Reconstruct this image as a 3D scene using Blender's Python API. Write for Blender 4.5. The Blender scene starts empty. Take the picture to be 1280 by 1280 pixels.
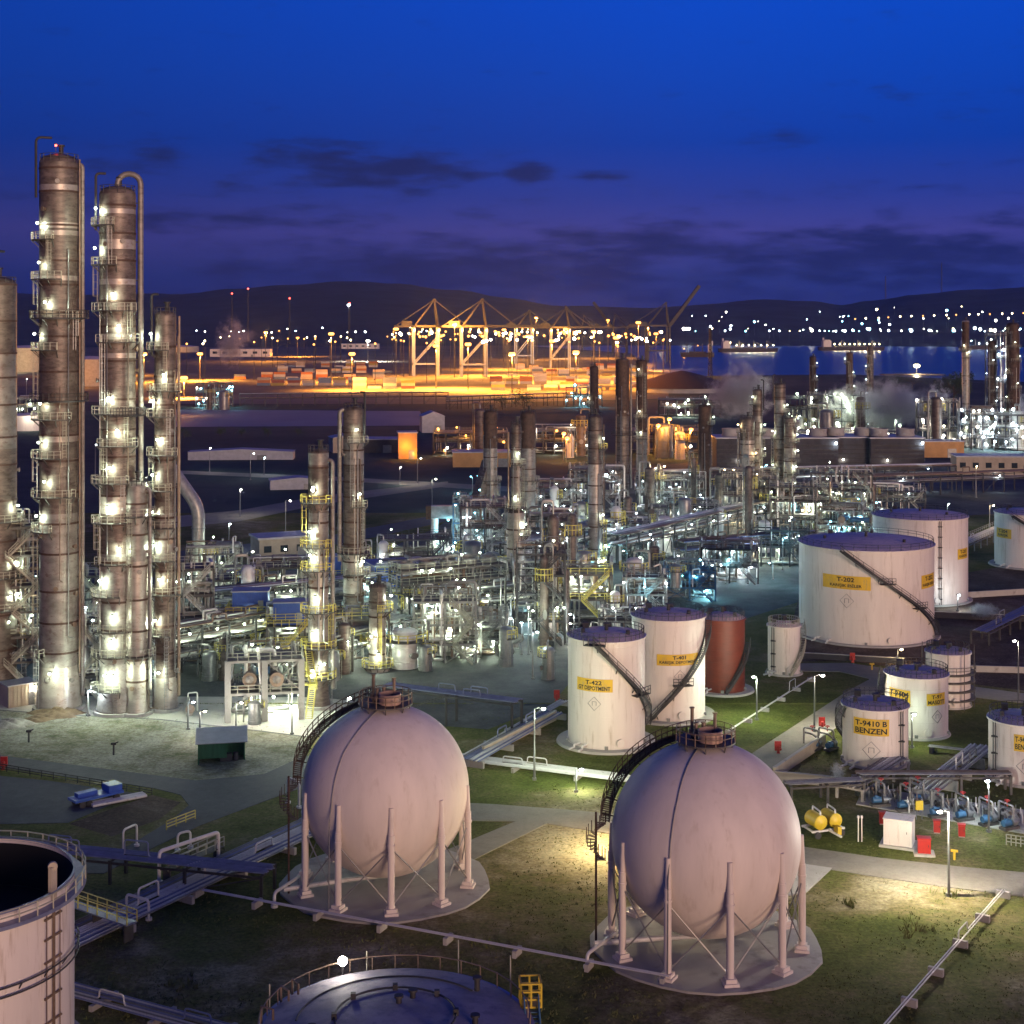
import bpy, math, random
from mathutils import Vector, Matrix
rnd = random.Random(11)
PI = math.pi
R_ = math.radians
SC = bpy.context.scene
COL = SC.collection
# ---------------------------------------------------------------- camera geometry (photograph is 1280 px wide)
F, HC, HY, CX = 1850.0, 60.0, 405.0, 640.0
def scale_at(py, z=0.0): return (py - HY) / (HC - z)
def G(px, py, z=0.0):
    s = scale_at(py, z)
    return ((px - CX) / s, F / s)
def ZH(py_base, py): return HC - (py - HY) / scale_at(py_base)
def face_cam(x, y): return -math.atan2(x, y)

# ---------------------------------------------------------------- mesh builder
def pol(r, a, z): return (r * math.sin(a), -r * math.cos(a), z)
class MB:
    def __init__(s): s.v = []; s.f = []; s.mi = []; s.m = 0
    def add(s, vs, fs):
        o = len(s.v); s.v.extend(vs)
        for f in fs: s.f.append(tuple(i + o for i in f)); s.mi.append(s.m)
    def box(s, c, d, rz=0.0):
        x, y, z = c; a, b, h = d[0] / 2, d[1] / 2, d[2] / 2
        cs, sn = math.cos(rz), math.sin(rz)
        vs = []
        for dz in (-h, h):
            for dx, dy in ((-a, -b), (a, -b), (a, b), (-a, b)):
                vs.append((x + dx * cs - dy * sn, y + dx * sn + dy * cs, z + dz))
        s.add(vs, [(3, 2, 1, 0), (4, 5, 6, 7), (0, 1, 5, 4), (1, 2, 6, 5), (2, 3, 7, 6), (3, 0, 4, 7)])
    def beam(s, p0, p1, w, h=None):
        h = h or w
        a, b = Vector(p0), Vector(p1); d = b - a
        if d.length < 1e-6: return
        d.normalize()
        up = Vector((0, 0, 1)) if abs(d.z) < .95 else Vector((0, 1, 0))
        u = d.cross(up).normalized() * (w / 2); v = u.cross(d).normalized() * (h / 2)
        vs = [tuple(p + q) for p in (a, b) for q in (-u - v, u - v, u + v, -u + v)]
        s.add(vs, [(3, 2, 1, 0), (4, 5, 6, 7), (0, 1, 5, 4), (1, 2, 6, 5), (2, 3, 7, 6), (3, 0, 4, 7)])
    def tube(s, pts, r, n=8, closed=False, caps=True, r1=None):
        P = [Vector(p) for p in pts]; N = len(P)
        if N < 2: return
        t0 = (P[1] - P[0]).normalized()
        ref = Vector((0, 0, 1)) if abs(t0.z) < .9 else Vector((1, 0, 0))
        u = t0.cross(ref).normalized()
        vs = []
        for i in range(N):
            if closed: ta = (P[i] - P[i - 1]).normalized(); tb = (P[(i + 1) % N] - P[i]).normalized()
            else:
                ta = (P[i] - P[i - 1]).normalized() if i else (P[1] - P[0]).normalized()
                tb = (P[i + 1] - P[i]).normalized() if i < N - 1 else ta
            t = (ta + tb)
            t = t.normalized() if t.length > 1e-5 else ta
            u = u - t * u.dot(t)
            u = u.normalized() if u.length > 1e-5 else t.orthogonal().normalized()
            w = t.cross(u)
            k = 1.0 / max(.5, t.dot(ta))
            rr = r if r1 is None else r + (r1 - r) * i / (N - 1)
            for j in range(n):
                q = 2 * PI * j / n
                vs.append(tuple(P[i] + u * (rr * math.cos(q)) + w * (rr * math.sin(q) * (k if False else 1))))
        fs = []
        for i in range(N if closed else N - 1):
            a, b = i * n, ((i + 1) % N) * n
            for j in range(n):
                k2 = (j + 1) % n
                fs.append((a + j, a + k2, b + k2, b + j))
        if caps and not closed:
            fs.append(tuple(range(n - 1, -1, -1))); fs.append(tuple(range((N - 1) * n, N * n)))
        s.add(vs, fs)
    def cyl(s, p0, p1, r0, r1=None, n=14, caps=True): s.tube([p0, p1], r0, n, False, caps, r0 if r1 is None else r1)
    def lathe(s, prof, n=28, c=(0, 0, 0), a0=0.0, a1=2 * PI):
        full = abs(a1 - a0 - 2 * PI) < 1e-4
        m = n if full else n + 1
        vs = []
        for r, z in prof:
            for j in range(m):
                p = pol(max(r, .0005), a0 + (a1 - a0) * j / n, z); vs.append((c[0] + p[0], c[1] + p[1], c[2] + p[2]))
        fs = []
        for i in range(len(prof) - 1):
            for j in range(n):
                k = (j + 1) % m
                fs.append((i * m + j, i * m + k, (i + 1) * m + k, (i + 1) * m + j))
        s.add(vs, fs)
    def sphere(s, c, r, nu=16, nv=10, sz=1.0):
        s.lathe([(r * math.sin(PI * i / nv), -r * sz * math.cos(PI * i / nv)) for i in range(nv + 1)], nu, c)
    def deck(s, r0, r1, z, a0, a1, t=.12, n=None, c=(0, 0)):
        n = n or max(3, int(abs(a1 - a0) / .22))
        s.lathe([(r0, z - t), (r1, z - t), (r1, z), (r0, z), (r0, z - t)], n, (c[0], c[1], 0), a0, a1)
    def rail(s, pts, h=1.1, step=1.6, r=.045, closed=False, rails=(1.0, .55)):
        P = [Vector(p) for p in pts]
        if closed: P = P + [P[0]]
        for k in rails:
            for a, b in zip(P, P[1:]):
                s.beam(a + Vector((0, 0, h * k)), b + Vector((0, 0, h * k)), r * 1.7)
        for a, b in zip(P, P[1:]):
            L = (b - a).length; n = max(1, round(L / step))
            for i in range(n):
                p = a.lerp(b, i / n); s.beam(p, p + Vector((0, 0, h)), r * 2)
        s.beam(P[-1], P[-1] + Vector((0, 0, h)), r * 2)
    def stairs(s, p0, p1, w=.9, rail=True):
        a, b = Vector(p0), Vector(p1); d = b - a
        side = Vector((d.x, d.y, 0)).cross(Vector((0, 0, 1)))
        side = side.normalized() * (w / 2) if side.length > 1e-4 else Vector((w / 2, 0, 0))
        for q in (-1, 1):
            s.beam(a + side * q, b + side * q, .09, .28)
            if rail:
                for k in (.55, 1.0): s.beam(a + side * q + Vector((0, 0, k)), b + side * q + Vector((0, 0, k)), .07)
                n = max(1, int(d.length / 1.5))
                for i in range(n + 1):
                    p = a.lerp(b, i / n) + side * q; s.beam(p, p + Vector((0, 0, 1.0)), .07)
        n = max(2, int(abs(d.z) / .25))
        for i in range(n):
            p = a.lerp(b, (i + .5) / n); s.beam(p - side, p + side, .26, .05)
    def ladder(s, p0, p1, out, w=.5, cage=True):
        a, b = Vector(p0), Vector(p1); o = Vector(out).normalized(); sd = o.cross(Vector((0, 0, 1))).normalized() * (w / 2)
        for q in (-1, 1): s.beam(a + sd * q, b + sd * q, .07)
        L = (b - a).length; n = max(2, int(L / .5))
        for i in range(n):
            p = a.lerp(b, (i + .5) / n); s.beam(p - sd, p + sd, .04)
        if cage and L > 4:
            m = int((L - 2.2) / 1.1) + 1
            for i in range(m):
                p = a + (b - a).normalized() * (2.2 + i * 1.1)
                ring = [p + sd * 1.4 * math.cos(t) + o * .75 * math.sin(t) for t in [PI * k / 5 for k in range(6)]]
                for x, y in zip(ring, ring[1:]): s.beam(x, y, .05)
            for t in (.3 * PI, .5 * PI, .7 * PI):
                off = sd * 1.4 * math.cos(t) + o * .75 * math.sin(t)
                s.beam(a + (b - a).normalized() * 2.2 + off, b + off, .045)
    def build(s, name, mats, parent=None, loc=None, rz=None, smooth=True, angle=35):
        me = bpy.data.meshes.new(name)
        me.from_pydata([tuple(v) for v in s.v], [], s.f)
        if not isinstance(mats, (list, tuple)): mats = [mats]
        for m in mats: me.materials.append(m)
        if len(mats) > 1: me.polygons.foreach_set('material_index', s.mi)
        if smooth:
            me.polygons.foreach_set('use_smooth', [True] * len(me.polygons))
            me.set_sharp_from_angle(angle=R_(angle))
        me.update()
        o = bpy.data.objects.new(name, me); COL.objects.link(o)
        if parent: o.parent = parent
        if loc: o.location = loc
        if rz is not None: o.rotation_euler = (0, 0, rz)
        return o

def tag(o, label=None, cat=None, group=None, kind=None):
    if label: o['label'] = label
    if cat: o['category'] = cat
    if group: o['group'] = group
    if kind: o['kind'] = kind
    return o
def thing(name, label, cat, loc=(0, 0, 0), rz=0.0, group=None):
    o = bpy.data.objects.new(name, None); COL.objects.link(o)
    o.empty_display_size = .5; o.location = loc; o.rotation_euler = (0, 0, rz)
    return tag(o, label, cat, group)
def copy_tree(o, parent=None):
    c = o.copy(); COL.objects.link(c)
    if parent: c.parent = parent
    for ch in o.children: copy_tree(ch, c)
    return c
def dup(root, loc, rz=0.0, label=None, group=None, scale=1.0):
    c = copy_tree(root); c.location = loc; c.rotation_euler = (0, 0, rz); c.scale = (scale,) * 3
    if label: c['label'] = label
    if group: c['group'] = group
    return c
LIGHTS = {}
def light(parent, loc, power, color, radius=.15, spot=None, aim=None):
    key = (round(power, 1), color, radius, spot)
    ld = LIGHTS.get(key)
    if ld is None:
        ld = bpy.data.lights.new('lamp_light', 'SPOT' if spot else 'POINT')
        ld.energy = power; ld.color = color; ld.shadow_soft_size = radius
        if spot: ld.spot_size = R_(spot); ld.spot_blend = .6
        LIGHTS[key] = ld
    o = bpy.data.objects.new('lamp_light', ld); COL.objects.link(o)
    if parent: o.parent = parent
    o.location = loc
    if aim is not None: o.rotation_euler = Vector(aim).to_track_quat('-Z', 'Y').to_euler()
    return o

# ---------------------------------------------------------------- materials
def nodes_of(m): m.use_nodes = True; return m.node_tree.nodes, m.node_tree.links
def M(name, col, rough=.6, metal=0.0, var=.18, scale=1.0, stretch=(1, 1, 1), dirt=None, dirt_at=.62, bump=0.0, bscale=None, dscale=None, rand=.0, spec=.5):
    m = bpy.data.materials.new(name); N, L = nodes_of(m); b = N['Principled BSDF']
    tc = N.new('ShaderNodeTexCoord'); mp = N.new('ShaderNodeMapping'); mp.inputs['Scale'].default_value = stretch
    L.new(tc.outputs['Object'], mp.inputs['Vector'])
    nz = N.new('ShaderNodeTexNoise'); nz.inputs['Scale'].default_value = scale; nz.inputs['Detail'].default_value = 6; nz.inputs['Roughness'].default_value = .62
    L.new(mp.outputs[0], nz.inputs['Vector'])
    rp = N.new('ShaderNodeValToRGB'); e = rp.color_ramp.elements
    e[0].position = .32; e[1].position = .68
    e[0].color = tuple(max(0, c * (1 - var)) for c in col) + (1,); e[1].color = tuple(min(1, c * (1 + var)) for c in col) + (1,)
    L.new(nz.outputs['Fac'], rp.inputs['Fac'])
    out = rp.outputs['Color']
    if dirt:
        n2 = N.new('ShaderNodeTexNoise'); n2.inputs['Scale'].default_value = dscale or scale * 2.3; n2.inputs['Detail'].default_value = 8; n2.inputs['Roughness'].default_value = .7
        L.new(mp.outputs[0], n2.inputs['Vector'])
        r2 = N.new('ShaderNodeValToRGB'); r2.color_ramp.elements[0].position = dirt_at - .06; r2.color_ramp.elements[1].position = dirt_at + .12
        L.new(n2.outputs['Fac'], r2.inputs['Fac'])
        mx = N.new('ShaderNodeMix'); mx.data_type = 'RGBA'; mx.inputs['B'].default_value = tuple(dirt) + (1,)
        L.new(r2.outputs['Color'], mx.inputs['Factor']); L.new(out, mx.inputs['A']); out = mx.outputs['Result']
    if rand:
        oi = N.new('ShaderNodeObjectInfo'); mr = N.new('ShaderNodeMapRange'); mr.inputs['To Min'].default_value = 1 - rand; mr.inputs['To Max'].default_value = 1 + rand
        L.new(oi.outputs['Random'], mr.inputs['Value'])
        hs = N.new('ShaderNodeHueSaturation'); L.new(mr.outputs[0], hs.inputs['Value']); L.new(out, hs.inputs['Color']); out = hs.outputs[0]
    L.new(out, b.inputs['Base Color'])
    b.inputs['Roughness'].default_value = rough; b.inputs['Metallic'].default_value = metal
    b.inputs['Specular IOR Level'].default_value = spec
    if bump:
        n3 = N.new('ShaderNodeTexNoise'); n3.inputs['Scale'].default_value = bscale or scale * 6; n3.inputs['Detail'].default_value = 5
        L.new(mp.outputs[0], n3.inputs['Vector'])
        bp = N.new('ShaderNodeBump'); bp.inputs['Strength'].default_value = bump; bp.inputs['Distance'].default_value = .1
        L.new(n3.outputs['Fac'], bp.inputs['Height']); L.new(bp.outputs[0], b.inputs['Normal'])
    return m
def EM(name, col, strength):
    m = bpy.data.materials.new(name); N, L = nodes_of(m); b = N['Principled BSDF']
    b.inputs['Base Color'].default_value = (.8, .8, .8, 1)
    b.inputs['Emission Color'].default_value = tuple(col) + (1,); b.inputs['Emission Strength'].default_value = strength
    m.cycles.emission_sampling = 'NONE'
    return m
X = {}
X['white'] = M('white_paint', (.72, .645, .575), .48, 0, .07, .6, (1, 1, .1), (.46, .37, .29), .60, .05, 6)
X['sphere'] = M('sphere_paint', (.72, .63, .555), .62, 0, .07, .45, (1, 1, .16), (.61, .515, .435), .60, .04, 5)
X['tankroof'] = M('tank_roof_paint', (.80, .62, .54), .6, 0, .16, .35, (1, 1, 1), (.36, .32, .32), .6, .12, 3)
X['redtank'] = M('red_oxide_paint', (.17, .036, .02), .55, 0, .2, .3, (1, 1, 3), (.14, .04, .03), .6, .1, 4)
X['clad'] = M('weathered_cladding', (.135, .105, .088), .5, .25, .42, .55, (.6, .6, 1.7), (.055, .035, .027), .55, .25, 3, rand=.12)
X['cladpale'] = M('aluminium_cladding', (.36, .315, .275), .42, .35, .22, .6, (.7, .7, 1.2), (.20, .13, .09), .6, .15, 3, rand=.1)
X['cladgrey'] = M('grey_cladding', (.225, .205, .185), .48, .25, .3, .6, (.7, .7, 1.2), (.13, .09, .07), .58, .15, 3, rand=.12)
X['rustband'] = M('rusty_band', (.075, .042, .03), .7, .2, .4, 1.2)
X['steel'] = M('structural_steel', (.085, .078, .072), .6, .2, .3, .8, dirt=(.09, .055, .04), rand=.2)
X['darksteel'] = M('dark_steel', (.04, .038, .04), .6, .2, .3, .8, rand=.25)
X['galv'] = M('galvanised_steel', (.24, .24, .235), .4, .5, .2, 1.2, rand=.18)
X['pipe'] = M('insulated_pipe', (.27, .26, .245), .38, .35, .22, .9, dirt=(.26, .21, .16), rand=.22)
X['pipebrown'] = M('rusty_pipe', (.20, .14, .10), .5, .25, .3, .9, rand=.3)
X['pipewhite'] = M('white_pipe', (.68, .66, .62), .42, .1, .1, .7, dirt=(.4, .34, .28), rand=.1)
X['pipesky'] = M('sky_tinted_pipe', (.20, .22, .34), .4, .35, .2, .9, rand=.15)  # blue of the sky's reflection is put into the base colour
X['yellow'] = M('yellow_paint', (.62, .44, .03), .5, 0, .12, 1.5, dirt=(.3, .2, .05), dirt_at=.68)
X['yellowrail'] = M('yellow_rail_paint', (.55, .46, .10), .5, 0, .15, 1.5)
X['palerail'] = M('pale_rail_paint', (.34, .33, .26), .5, .1, .15, 1.5)
X['red'] = M('red_paint', (.40, .025, .018), .45, 0, .12, 1.5)
X['blue'] = M('blue_sheet', (.02, .07, .36), .45, 0, .18, .6, rand=.1)
X['cyanblue'] = M('light_blue_paint', (.045, .13, .24), .45, 0, .15, .8)
X['green'] = M('green_sheet', (.03, .15, .07), .5, 0, .2, .8, (3, 3, .3))
X['concrete'] = M('concrete', (.36, .34, .31), .85, 0, .2, .12, dirt=(.2, .18, .16), dirt_at=.6, bump=.2, bscale=2)
X['palecon'] = M('pale_concrete', (.44, .41, .36), .85, 0, .16, .2, dirt=(.25, .22, .19), dirt_at=.62, bump=.15, bscale=2)
X['beigewall'] = M('beige_wall', (.42, .36, .27), .85, 0, .15, .4)
X['brick'] = M('brown_wall', (.05, .047, .055), .8, 0, .2, .4)
X['sheetroof'] = M('grey_sheet_roof', (.40, .40, .42), .5, .2, .15, .5)
X['black'] = M('black_lettering', (.012, .012, .012), .6, 0, .1)
X['sign'] = M('sign_yellow', (.68, .43, .03), .6, 0, .12, .9, (1, 1, .4), (.45, .33, .12), .58)
X['signgrey'] = M('grey_outline', (.16, .15, .15), .6, 0, .1)
X['hull'] = M('ship_hull', (.06, .05, .06), .5, 0, .2, .05)
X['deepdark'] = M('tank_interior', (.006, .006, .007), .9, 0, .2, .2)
X['glass'] = M('window_glass', (.03, .04, .05), .1, 0, .1)
X['bark'] = M('bark', (.08, .06, .04), .9, 0, .2, 2)
X['leaf'] = M('leaves', (.045, .07, .03), .7, 0, .4, .6)
X['orangebox'] = M('orange_sheet', (.55, .30, .10), .6, 0, .15, .3)
CONT = [M('container_paint', c, .55, .1, .12, .4, rand=.12) for c in ((.55, .42, .28), (.45, .16, .05), (.16, .20, .26), (.50, .48, .44), (.40, .30, .08), (.28, .08, .05))]
COLR = dict(cool=(.84, 1.0, .76), white=(1.0, .93, .76), warm=(1.0, .78, .42), cyan=(.30, .82, 1.0), orange=(1.0, .37, .045), red=(1, .06, .03), ice=(.75, .92, 1.0))
BULB = {k: EM('lamp_glow_' + k, v, 24 if k not in ('red', 'orange') else (8 if k == 'red' else 4.0)) for k, v in COLR.items()}
# ---------------------------------------------------------------- camera, world, sun, haze
cam = bpy.data.cameras.new('camera'); co = bpy.data.objects.new('camera', cam); COL.objects.link(co)
co.location = (0, 0, HC); co.rotation_euler = (PI / 2, 0, 0)
cam.sensor_width = 36; cam.lens = 36 * F / 1280; cam.shift_y = -(640 - HY) / 1280
cam.clip_start = .5; cam.clip_end = 40000
SC.camera = co
SUN_AZ, SUN_EL = R_(-27), R_(1.6)            # behind the camera, to its right
w = bpy.data.worlds.new('World'); SC.world = w; w.use_nodes = True
N, L = w.node_tree.nodes, w.node_tree.links
for n in list(N): N.remove(n)
def nd(t, **k):
    n = N.new(t)
    for a, b in k.items(): setattr(n, a, b)
    return n
def mth(op, a, b=None, c=None, clamp=False):
    n = nd('ShaderNodeMath', operation=op); n.use_clamp = clamp
    for i, v in enumerate((a, b, c)):
        if v is None: continue
        if isinstance(v, (int, float)): n.inputs[i].default_value = v
        else: L.new(v, n.inputs[i])
    return n.outputs[0]
tc = nd('ShaderNodeTexCoord'); nrm = nd('ShaderNodeVectorMath', operation='NORMALIZE'); L.new(tc.outputs['Generated'], nrm.inputs[0])
sx = nd('ShaderNodeSeparateXYZ'); L.new(nrm.outputs[0], sx.inputs[0])
el = mth('ARCSINE', sx.outputs[2]); az = mth('ARCTAN2', sx.outputs[0], sx.outputs[1])
ramp = nd('ShaderNodeValToRGB'); cr = ramp.color_ramp
def ELP(py): return math.atan((HY - py) / F)
def srgb(r, g, b): return tuple((c / 255 / 12.92) if c / 255 <= .04045 else ((c / 255 + .055) / 1.055) ** 2.4 for c in (r, g, b)) + (1,)
stops = [(410, (38, 50, 118)), (345, (38, 54, 130)), (290, (60, 63, 146)), (245, (37, 58, 150)), (180, (2, 58, 164)), (95, (0, 66, 182)), (0, (0, 71, 196))]
emin, emax = ELP(420), R_(90)
cr.elements[0].position = 0; cr.elements[0].color = srgb(30, 34, 85)
# elevation is compressed with a square root so that the low band has most of the ramp
t = mth('POWER', mth('DIVIDE', mth('MAXIMUM', el, 0.0), PI / 2), .5)
for py, c in stops[1:]:
    e = cr.elements.new((max(0, ELP(py)) / (PI / 2)) ** .5); e.color = srgb(*c)
e = cr.elements.new(.55); e.color = srgb(1, 44, 140)
cr.elements[-1].position = 1; cr.elements[-1].color = srgb(6, 24, 70)
L.new(t, ramp.inputs[0])
sky = nd('ShaderNodeTexSky', sky_type='NISHITA'); sky.sun_disc = False; sky.sun_elevation = R_(1.0); sky.sun_rotation = R_(128)
# clouds: stretched noise in azimuth / elevation, gathered into banks
cv = nd('ShaderNodeCombineXYZ'); L.new(mth('MULTIPLY', az, 15.0), cv.inputs[0]); L.new(mth('MULTIPLY', el, 62.0), cv.inputs[1])
n1 = nd('ShaderNodeTexNoise'); n1.inputs['Scale'].default_value = 1.5; n1.inputs['Detail'].default_value = 7; n1.inputs['Roughness'].default_value = .55; L.new(cv.outputs[0], n1.inputs['Vector'])
banks = [(470, 214, 170, 30, .95), (390, 198, 110, 20, .85), (662, 216, 40, 18, .95), (752, 219, 60, 8, .85), (985, 175, 60, 11, .9), (610, 338, 360, 50, .95), (800, 305, 150, 34, .9), (1130, 325, 260, 42, 1.05), (280, 278, 220, 26, .6), (200, 205, 120, 30, .5), (1255, 288, 60, 9, .7), (900, 350, 600, 30, .6), (1050, 240, 260, 14, .38), (450, 262, 300, 16, .36), (1200, 130, 200, 20, .25), (-300, 250, 260, 40, .9), (1700, 260, 300, 40, .9)]
tot = None
for px, py, wx, wy, k in banks:
    a0, e0 = math.atan((px - CX) / F), ELP(py)
    q = mth('ADD', mth('POWER', mth('DIVIDE', mth('ABSOLUTE', mth('SUBTRACT', az, a0)), wx / F), 2.0), mth('POWER', mth('DIVIDE', mth('ABSOLUTE', mth('SUBTRACT', el, e0)), wy / F), 2.0))
    g = mth('MULTIPLY', mth('EXPONENT', mth('MULTIPLY', q, -.9)), k)
    tot = g if tot is None else mth('MAXIMUM', tot, g)
dens = mth('ADD', mth('MULTIPLY', tot, .52), mth('MULTIPLY', n1.outputs['Fac'], 1.15))
sm = nd('ShaderNodeMapRange', interpolation_type='SMOOTHSTEP'); sm.inputs['From Min'].default_value = .68; sm.inputs['From Max'].default_value = 1.14
L.new(dens, sm.inputs['Value'])
mixc = nd('ShaderNodeMix', data_type='RGBA'); mixc.inputs['B'].default_value = srgb(21, 35, 96)
L.new(mth('MULTIPLY', sm.outputs[0], .9), mixc.inputs['Factor']); L.new(ramp.outputs[0], mixc.inputs['A'])
addn = nd('ShaderNodeMix', data_type='RGBA', blend_type='ADD'); addn.inputs['Factor'].default_value = .004
azf = nd('ShaderNodeMapRange'); azf.inputs['From Min'].default_value = -.42; azf.inputs['From Max'].default_value = .12; azf.inputs['To Min'].default_value = .62; azf.inputs['To Max'].default_value = 1.0
L.new(az, azf.inputs['Value'])
azm = nd('ShaderNodeVectorMath', operation='SCALE'); L.new(mixc.outputs['Result'], azm.inputs[0]); L.new(azf.outputs[0], azm.inputs['Scale'])
L.new(azm.outputs[0], addn.inputs['A']); L.new(sky.outputs[0], addn.inputs['B'])
bg = nd('ShaderNodeBackground'); bg.inputs[1].default_value = 1.0; L.new(addn.outputs['Result'], bg.inputs[0])
wo = nd('ShaderNodeOutputWorld'); L.new(bg.outputs[0], wo.inputs[0])

sd = bpy.data.lights.new('sun', 'SUN'); sd.energy = 3.1; sd.angle = R_(24); sd.color = (1.0, .66, .46)
so = bpy.data.objects.new('sun', sd); COL.objects.link(so)
so.location = (60, -80, 120)
sdir = Vector((math.sin(SUN_AZ) * math.cos(SUN_EL), math.cos(SUN_AZ) * math.cos(SUN_EL), -math.sin(SUN_EL)))
so.rotation_euler = sdir.to_track_quat('-Z', 'Y').to_euler()

v = SC.view_settings; v.view_transform = 'Standard'; v.look = 'None'; v.exposure = 0; v.gamma = 1
cy = SC.cycles
cy.max_bounces = 4; cy.diffuse_bounces = 2; cy.glossy_bounces = 2; cy.transmission_bounces = 2; cy.volume_bounces = 0; cy.transparent_max_bounces = 6
cy.sample_clamp_direct = 0; cy.sample_clamp_indirect = 6; cy.use_light_tree = True; cy.caustics_reflective = False; cy.caustics_refractive = False
cy.use_adaptive_sampling = True; cy.adaptive_threshold = .02
cy.use_denoising = True; cy.denoiser = 'OPENIMAGEDENOISE'; cy.denoising_input_passes = 'RGB_ALBEDO_NORMAL'; cy.denoising_prefilter = 'ACCURATE'
cy.volume_max_steps = 48; cy.volume_step_rate = 3.0

# ---------------------------------------------------------------- ground materials (world coordinates: the sheets sit at the origin)
def ground_mat(name, stops, big=.02, fine=.35, rough=.95, bump=.5, amp=.55, patches=()):
    m = bpy.data.materials.new(name); N, L = nodes_of(m); b = N['Principled BSDF']
    tc = N.new('ShaderNodeTexCoord')
    def noise(sc, det=8, ro=.62, dist=0.0):
        n = N.new('ShaderNodeTexNoise'); n.inputs['Scale'].default_value = sc; n.inputs['Detail'].default_value = det; n.inputs['Roughness'].default_value = ro; n.inputs['Distortion'].default_value = dist
        L.new(tc.outputs['Object'], n.inputs['Vector']); return n.outputs['Fac']
    def mm(op, a, bb):
        n = N.new('ShaderNodeMath'); n.operation = op
        for i, q in enumerate((a, bb)):
            if isinstance(q, (int, float)): n.inputs[i].default_value = q
            else: L.new(q, n.inputs[i])
        return n.outputs[0]
    f = mm('ADD', mm('MULTIPLY', noise(big, 6, .6, .6), .62), mm('MULTIPLY', noise(fine, 8, .72), .38))
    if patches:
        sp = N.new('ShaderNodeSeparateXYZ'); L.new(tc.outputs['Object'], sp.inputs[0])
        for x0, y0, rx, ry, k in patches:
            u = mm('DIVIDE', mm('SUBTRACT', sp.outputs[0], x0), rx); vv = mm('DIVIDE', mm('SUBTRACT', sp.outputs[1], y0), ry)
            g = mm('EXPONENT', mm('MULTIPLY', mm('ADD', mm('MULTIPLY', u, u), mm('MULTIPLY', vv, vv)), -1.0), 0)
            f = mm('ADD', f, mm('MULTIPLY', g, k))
    r = N.new('ShaderNodeValToRGB'); el = r.color_ramp.elements
    while len(el) > 1: el.remove(el[-1])
    el[0].position, el[0].color = stops[0][0], tuple(stops[0][1]) + (1,)
    for p, c in stops[1:]:
        e = el.new(p); e.color = tuple(c) + (1,)
    L.new(f, r.inputs[0]); out = r.outputs[0]
    fn = noise(2.2, 6, .75)
    mr = N.new('ShaderNodeMapRange'); mr.inputs['From Min'].default_value = .3; mr.inputs['From Max'].default_value = .7; mr.inputs['To Min'].default_value = 1 - amp; mr.inputs['To Max'].default_value = 1 + amp
    L.new(fn, mr.inputs['Value'])
    hs = N.new('ShaderNodeHueSaturation'); L.new(out, hs.inputs['Color']); L.new(mr.outputs[0], hs.inputs['Value'])
    L.new(hs.outputs[0], b.inputs['Base Color']); b.inputs['Roughness'].default_value = rough; b.inputs['Specular IOR Level'].default_value = .15
    bp = N.new('ShaderNodeBump'); bp.inputs['Strength'].default_value = bump; bp.inputs['Distance'].default_value = .25
    L.new(mm('ADD', noise(.9, 6, .7), mm('MULTIPLY', noise(4, 4, .7), .4)), bp.inputs['Height']); L.new(bp.outputs[0], b.inputs['Normal'])
    return m
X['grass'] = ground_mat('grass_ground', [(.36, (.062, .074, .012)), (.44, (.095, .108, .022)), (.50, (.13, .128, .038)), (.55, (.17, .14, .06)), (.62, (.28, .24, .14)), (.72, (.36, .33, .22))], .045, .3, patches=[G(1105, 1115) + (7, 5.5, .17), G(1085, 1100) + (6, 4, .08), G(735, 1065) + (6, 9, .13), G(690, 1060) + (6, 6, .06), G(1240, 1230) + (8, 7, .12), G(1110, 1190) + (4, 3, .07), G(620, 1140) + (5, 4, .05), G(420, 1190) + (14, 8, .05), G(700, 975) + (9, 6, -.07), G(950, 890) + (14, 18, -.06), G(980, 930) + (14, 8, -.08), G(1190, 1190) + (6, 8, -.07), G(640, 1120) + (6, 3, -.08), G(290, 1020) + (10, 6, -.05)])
X['field'] = ground_mat('far_field', [(.38, (.03, .05, .05)), (.5, (.05, .075, .075)), (.62, (.08, .10, .095))], .006, .05)
X['gravel'] = ground_mat('gravel_lot_ground', [(.38, (.07, .09, .035)), (.45, (.16, .15, .10)), (.52, (.25, .24, .19)), (.64, (.34, .33, .28))], .05, .5)
X['dirt'] = ground_mat('dirt_ground', [(.38, (.07, .05, .035)), (.5, (.12, .085, .06)), (.62, (.2, .15, .11))], .08, .5)
X['asphalt'] = ground_mat('asphalt_ground', [(.38, (.085, .085, .09)), (.5, (.11, .11, .115)), (.62, (.14, .135, .135))], .05, .6, .8, .04, .12)
X['road'] = ground_mat('pale_road_ground', [(.36, (.21, .19, .15)), (.5, (.27, .245, .20)), (.64, (.32, .29, .24))], .06, .5, .85, .04, .1)
X['plant'] = ground_mat('plant_pavement_ground', [(.36, (.055, .057, .058)), (.48, (.09, .092, .09)), (.62, (.15, .15, .145))], .05, .35, .85, .08, .25)
X['apron'] = ground_mat('apron_ground', [(.38, (.13, .115, .10)), (.6, (.21, .19, .165))], .01, .06, .85, .1, .2)

def sheet(name, pts, mat, z, thick=0.0, px=True, kind='structure'):
    P = [G(*p) if px else p for p in pts]
    b = MB(); n = len(P)
    b.add([(x, y, z) for x, y in P], [tuple(range(n))])
    if thick:
        b.add([(x, y, z) for x, y in P] + [(x, y, z - thick) for x, y in P], [(i, (i + 1) % n, n + (i + 1) % n, n + i) for i in range(n)])
    o = b.build(name, mat, smooth=False); o['kind'] = kind; return o

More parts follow.
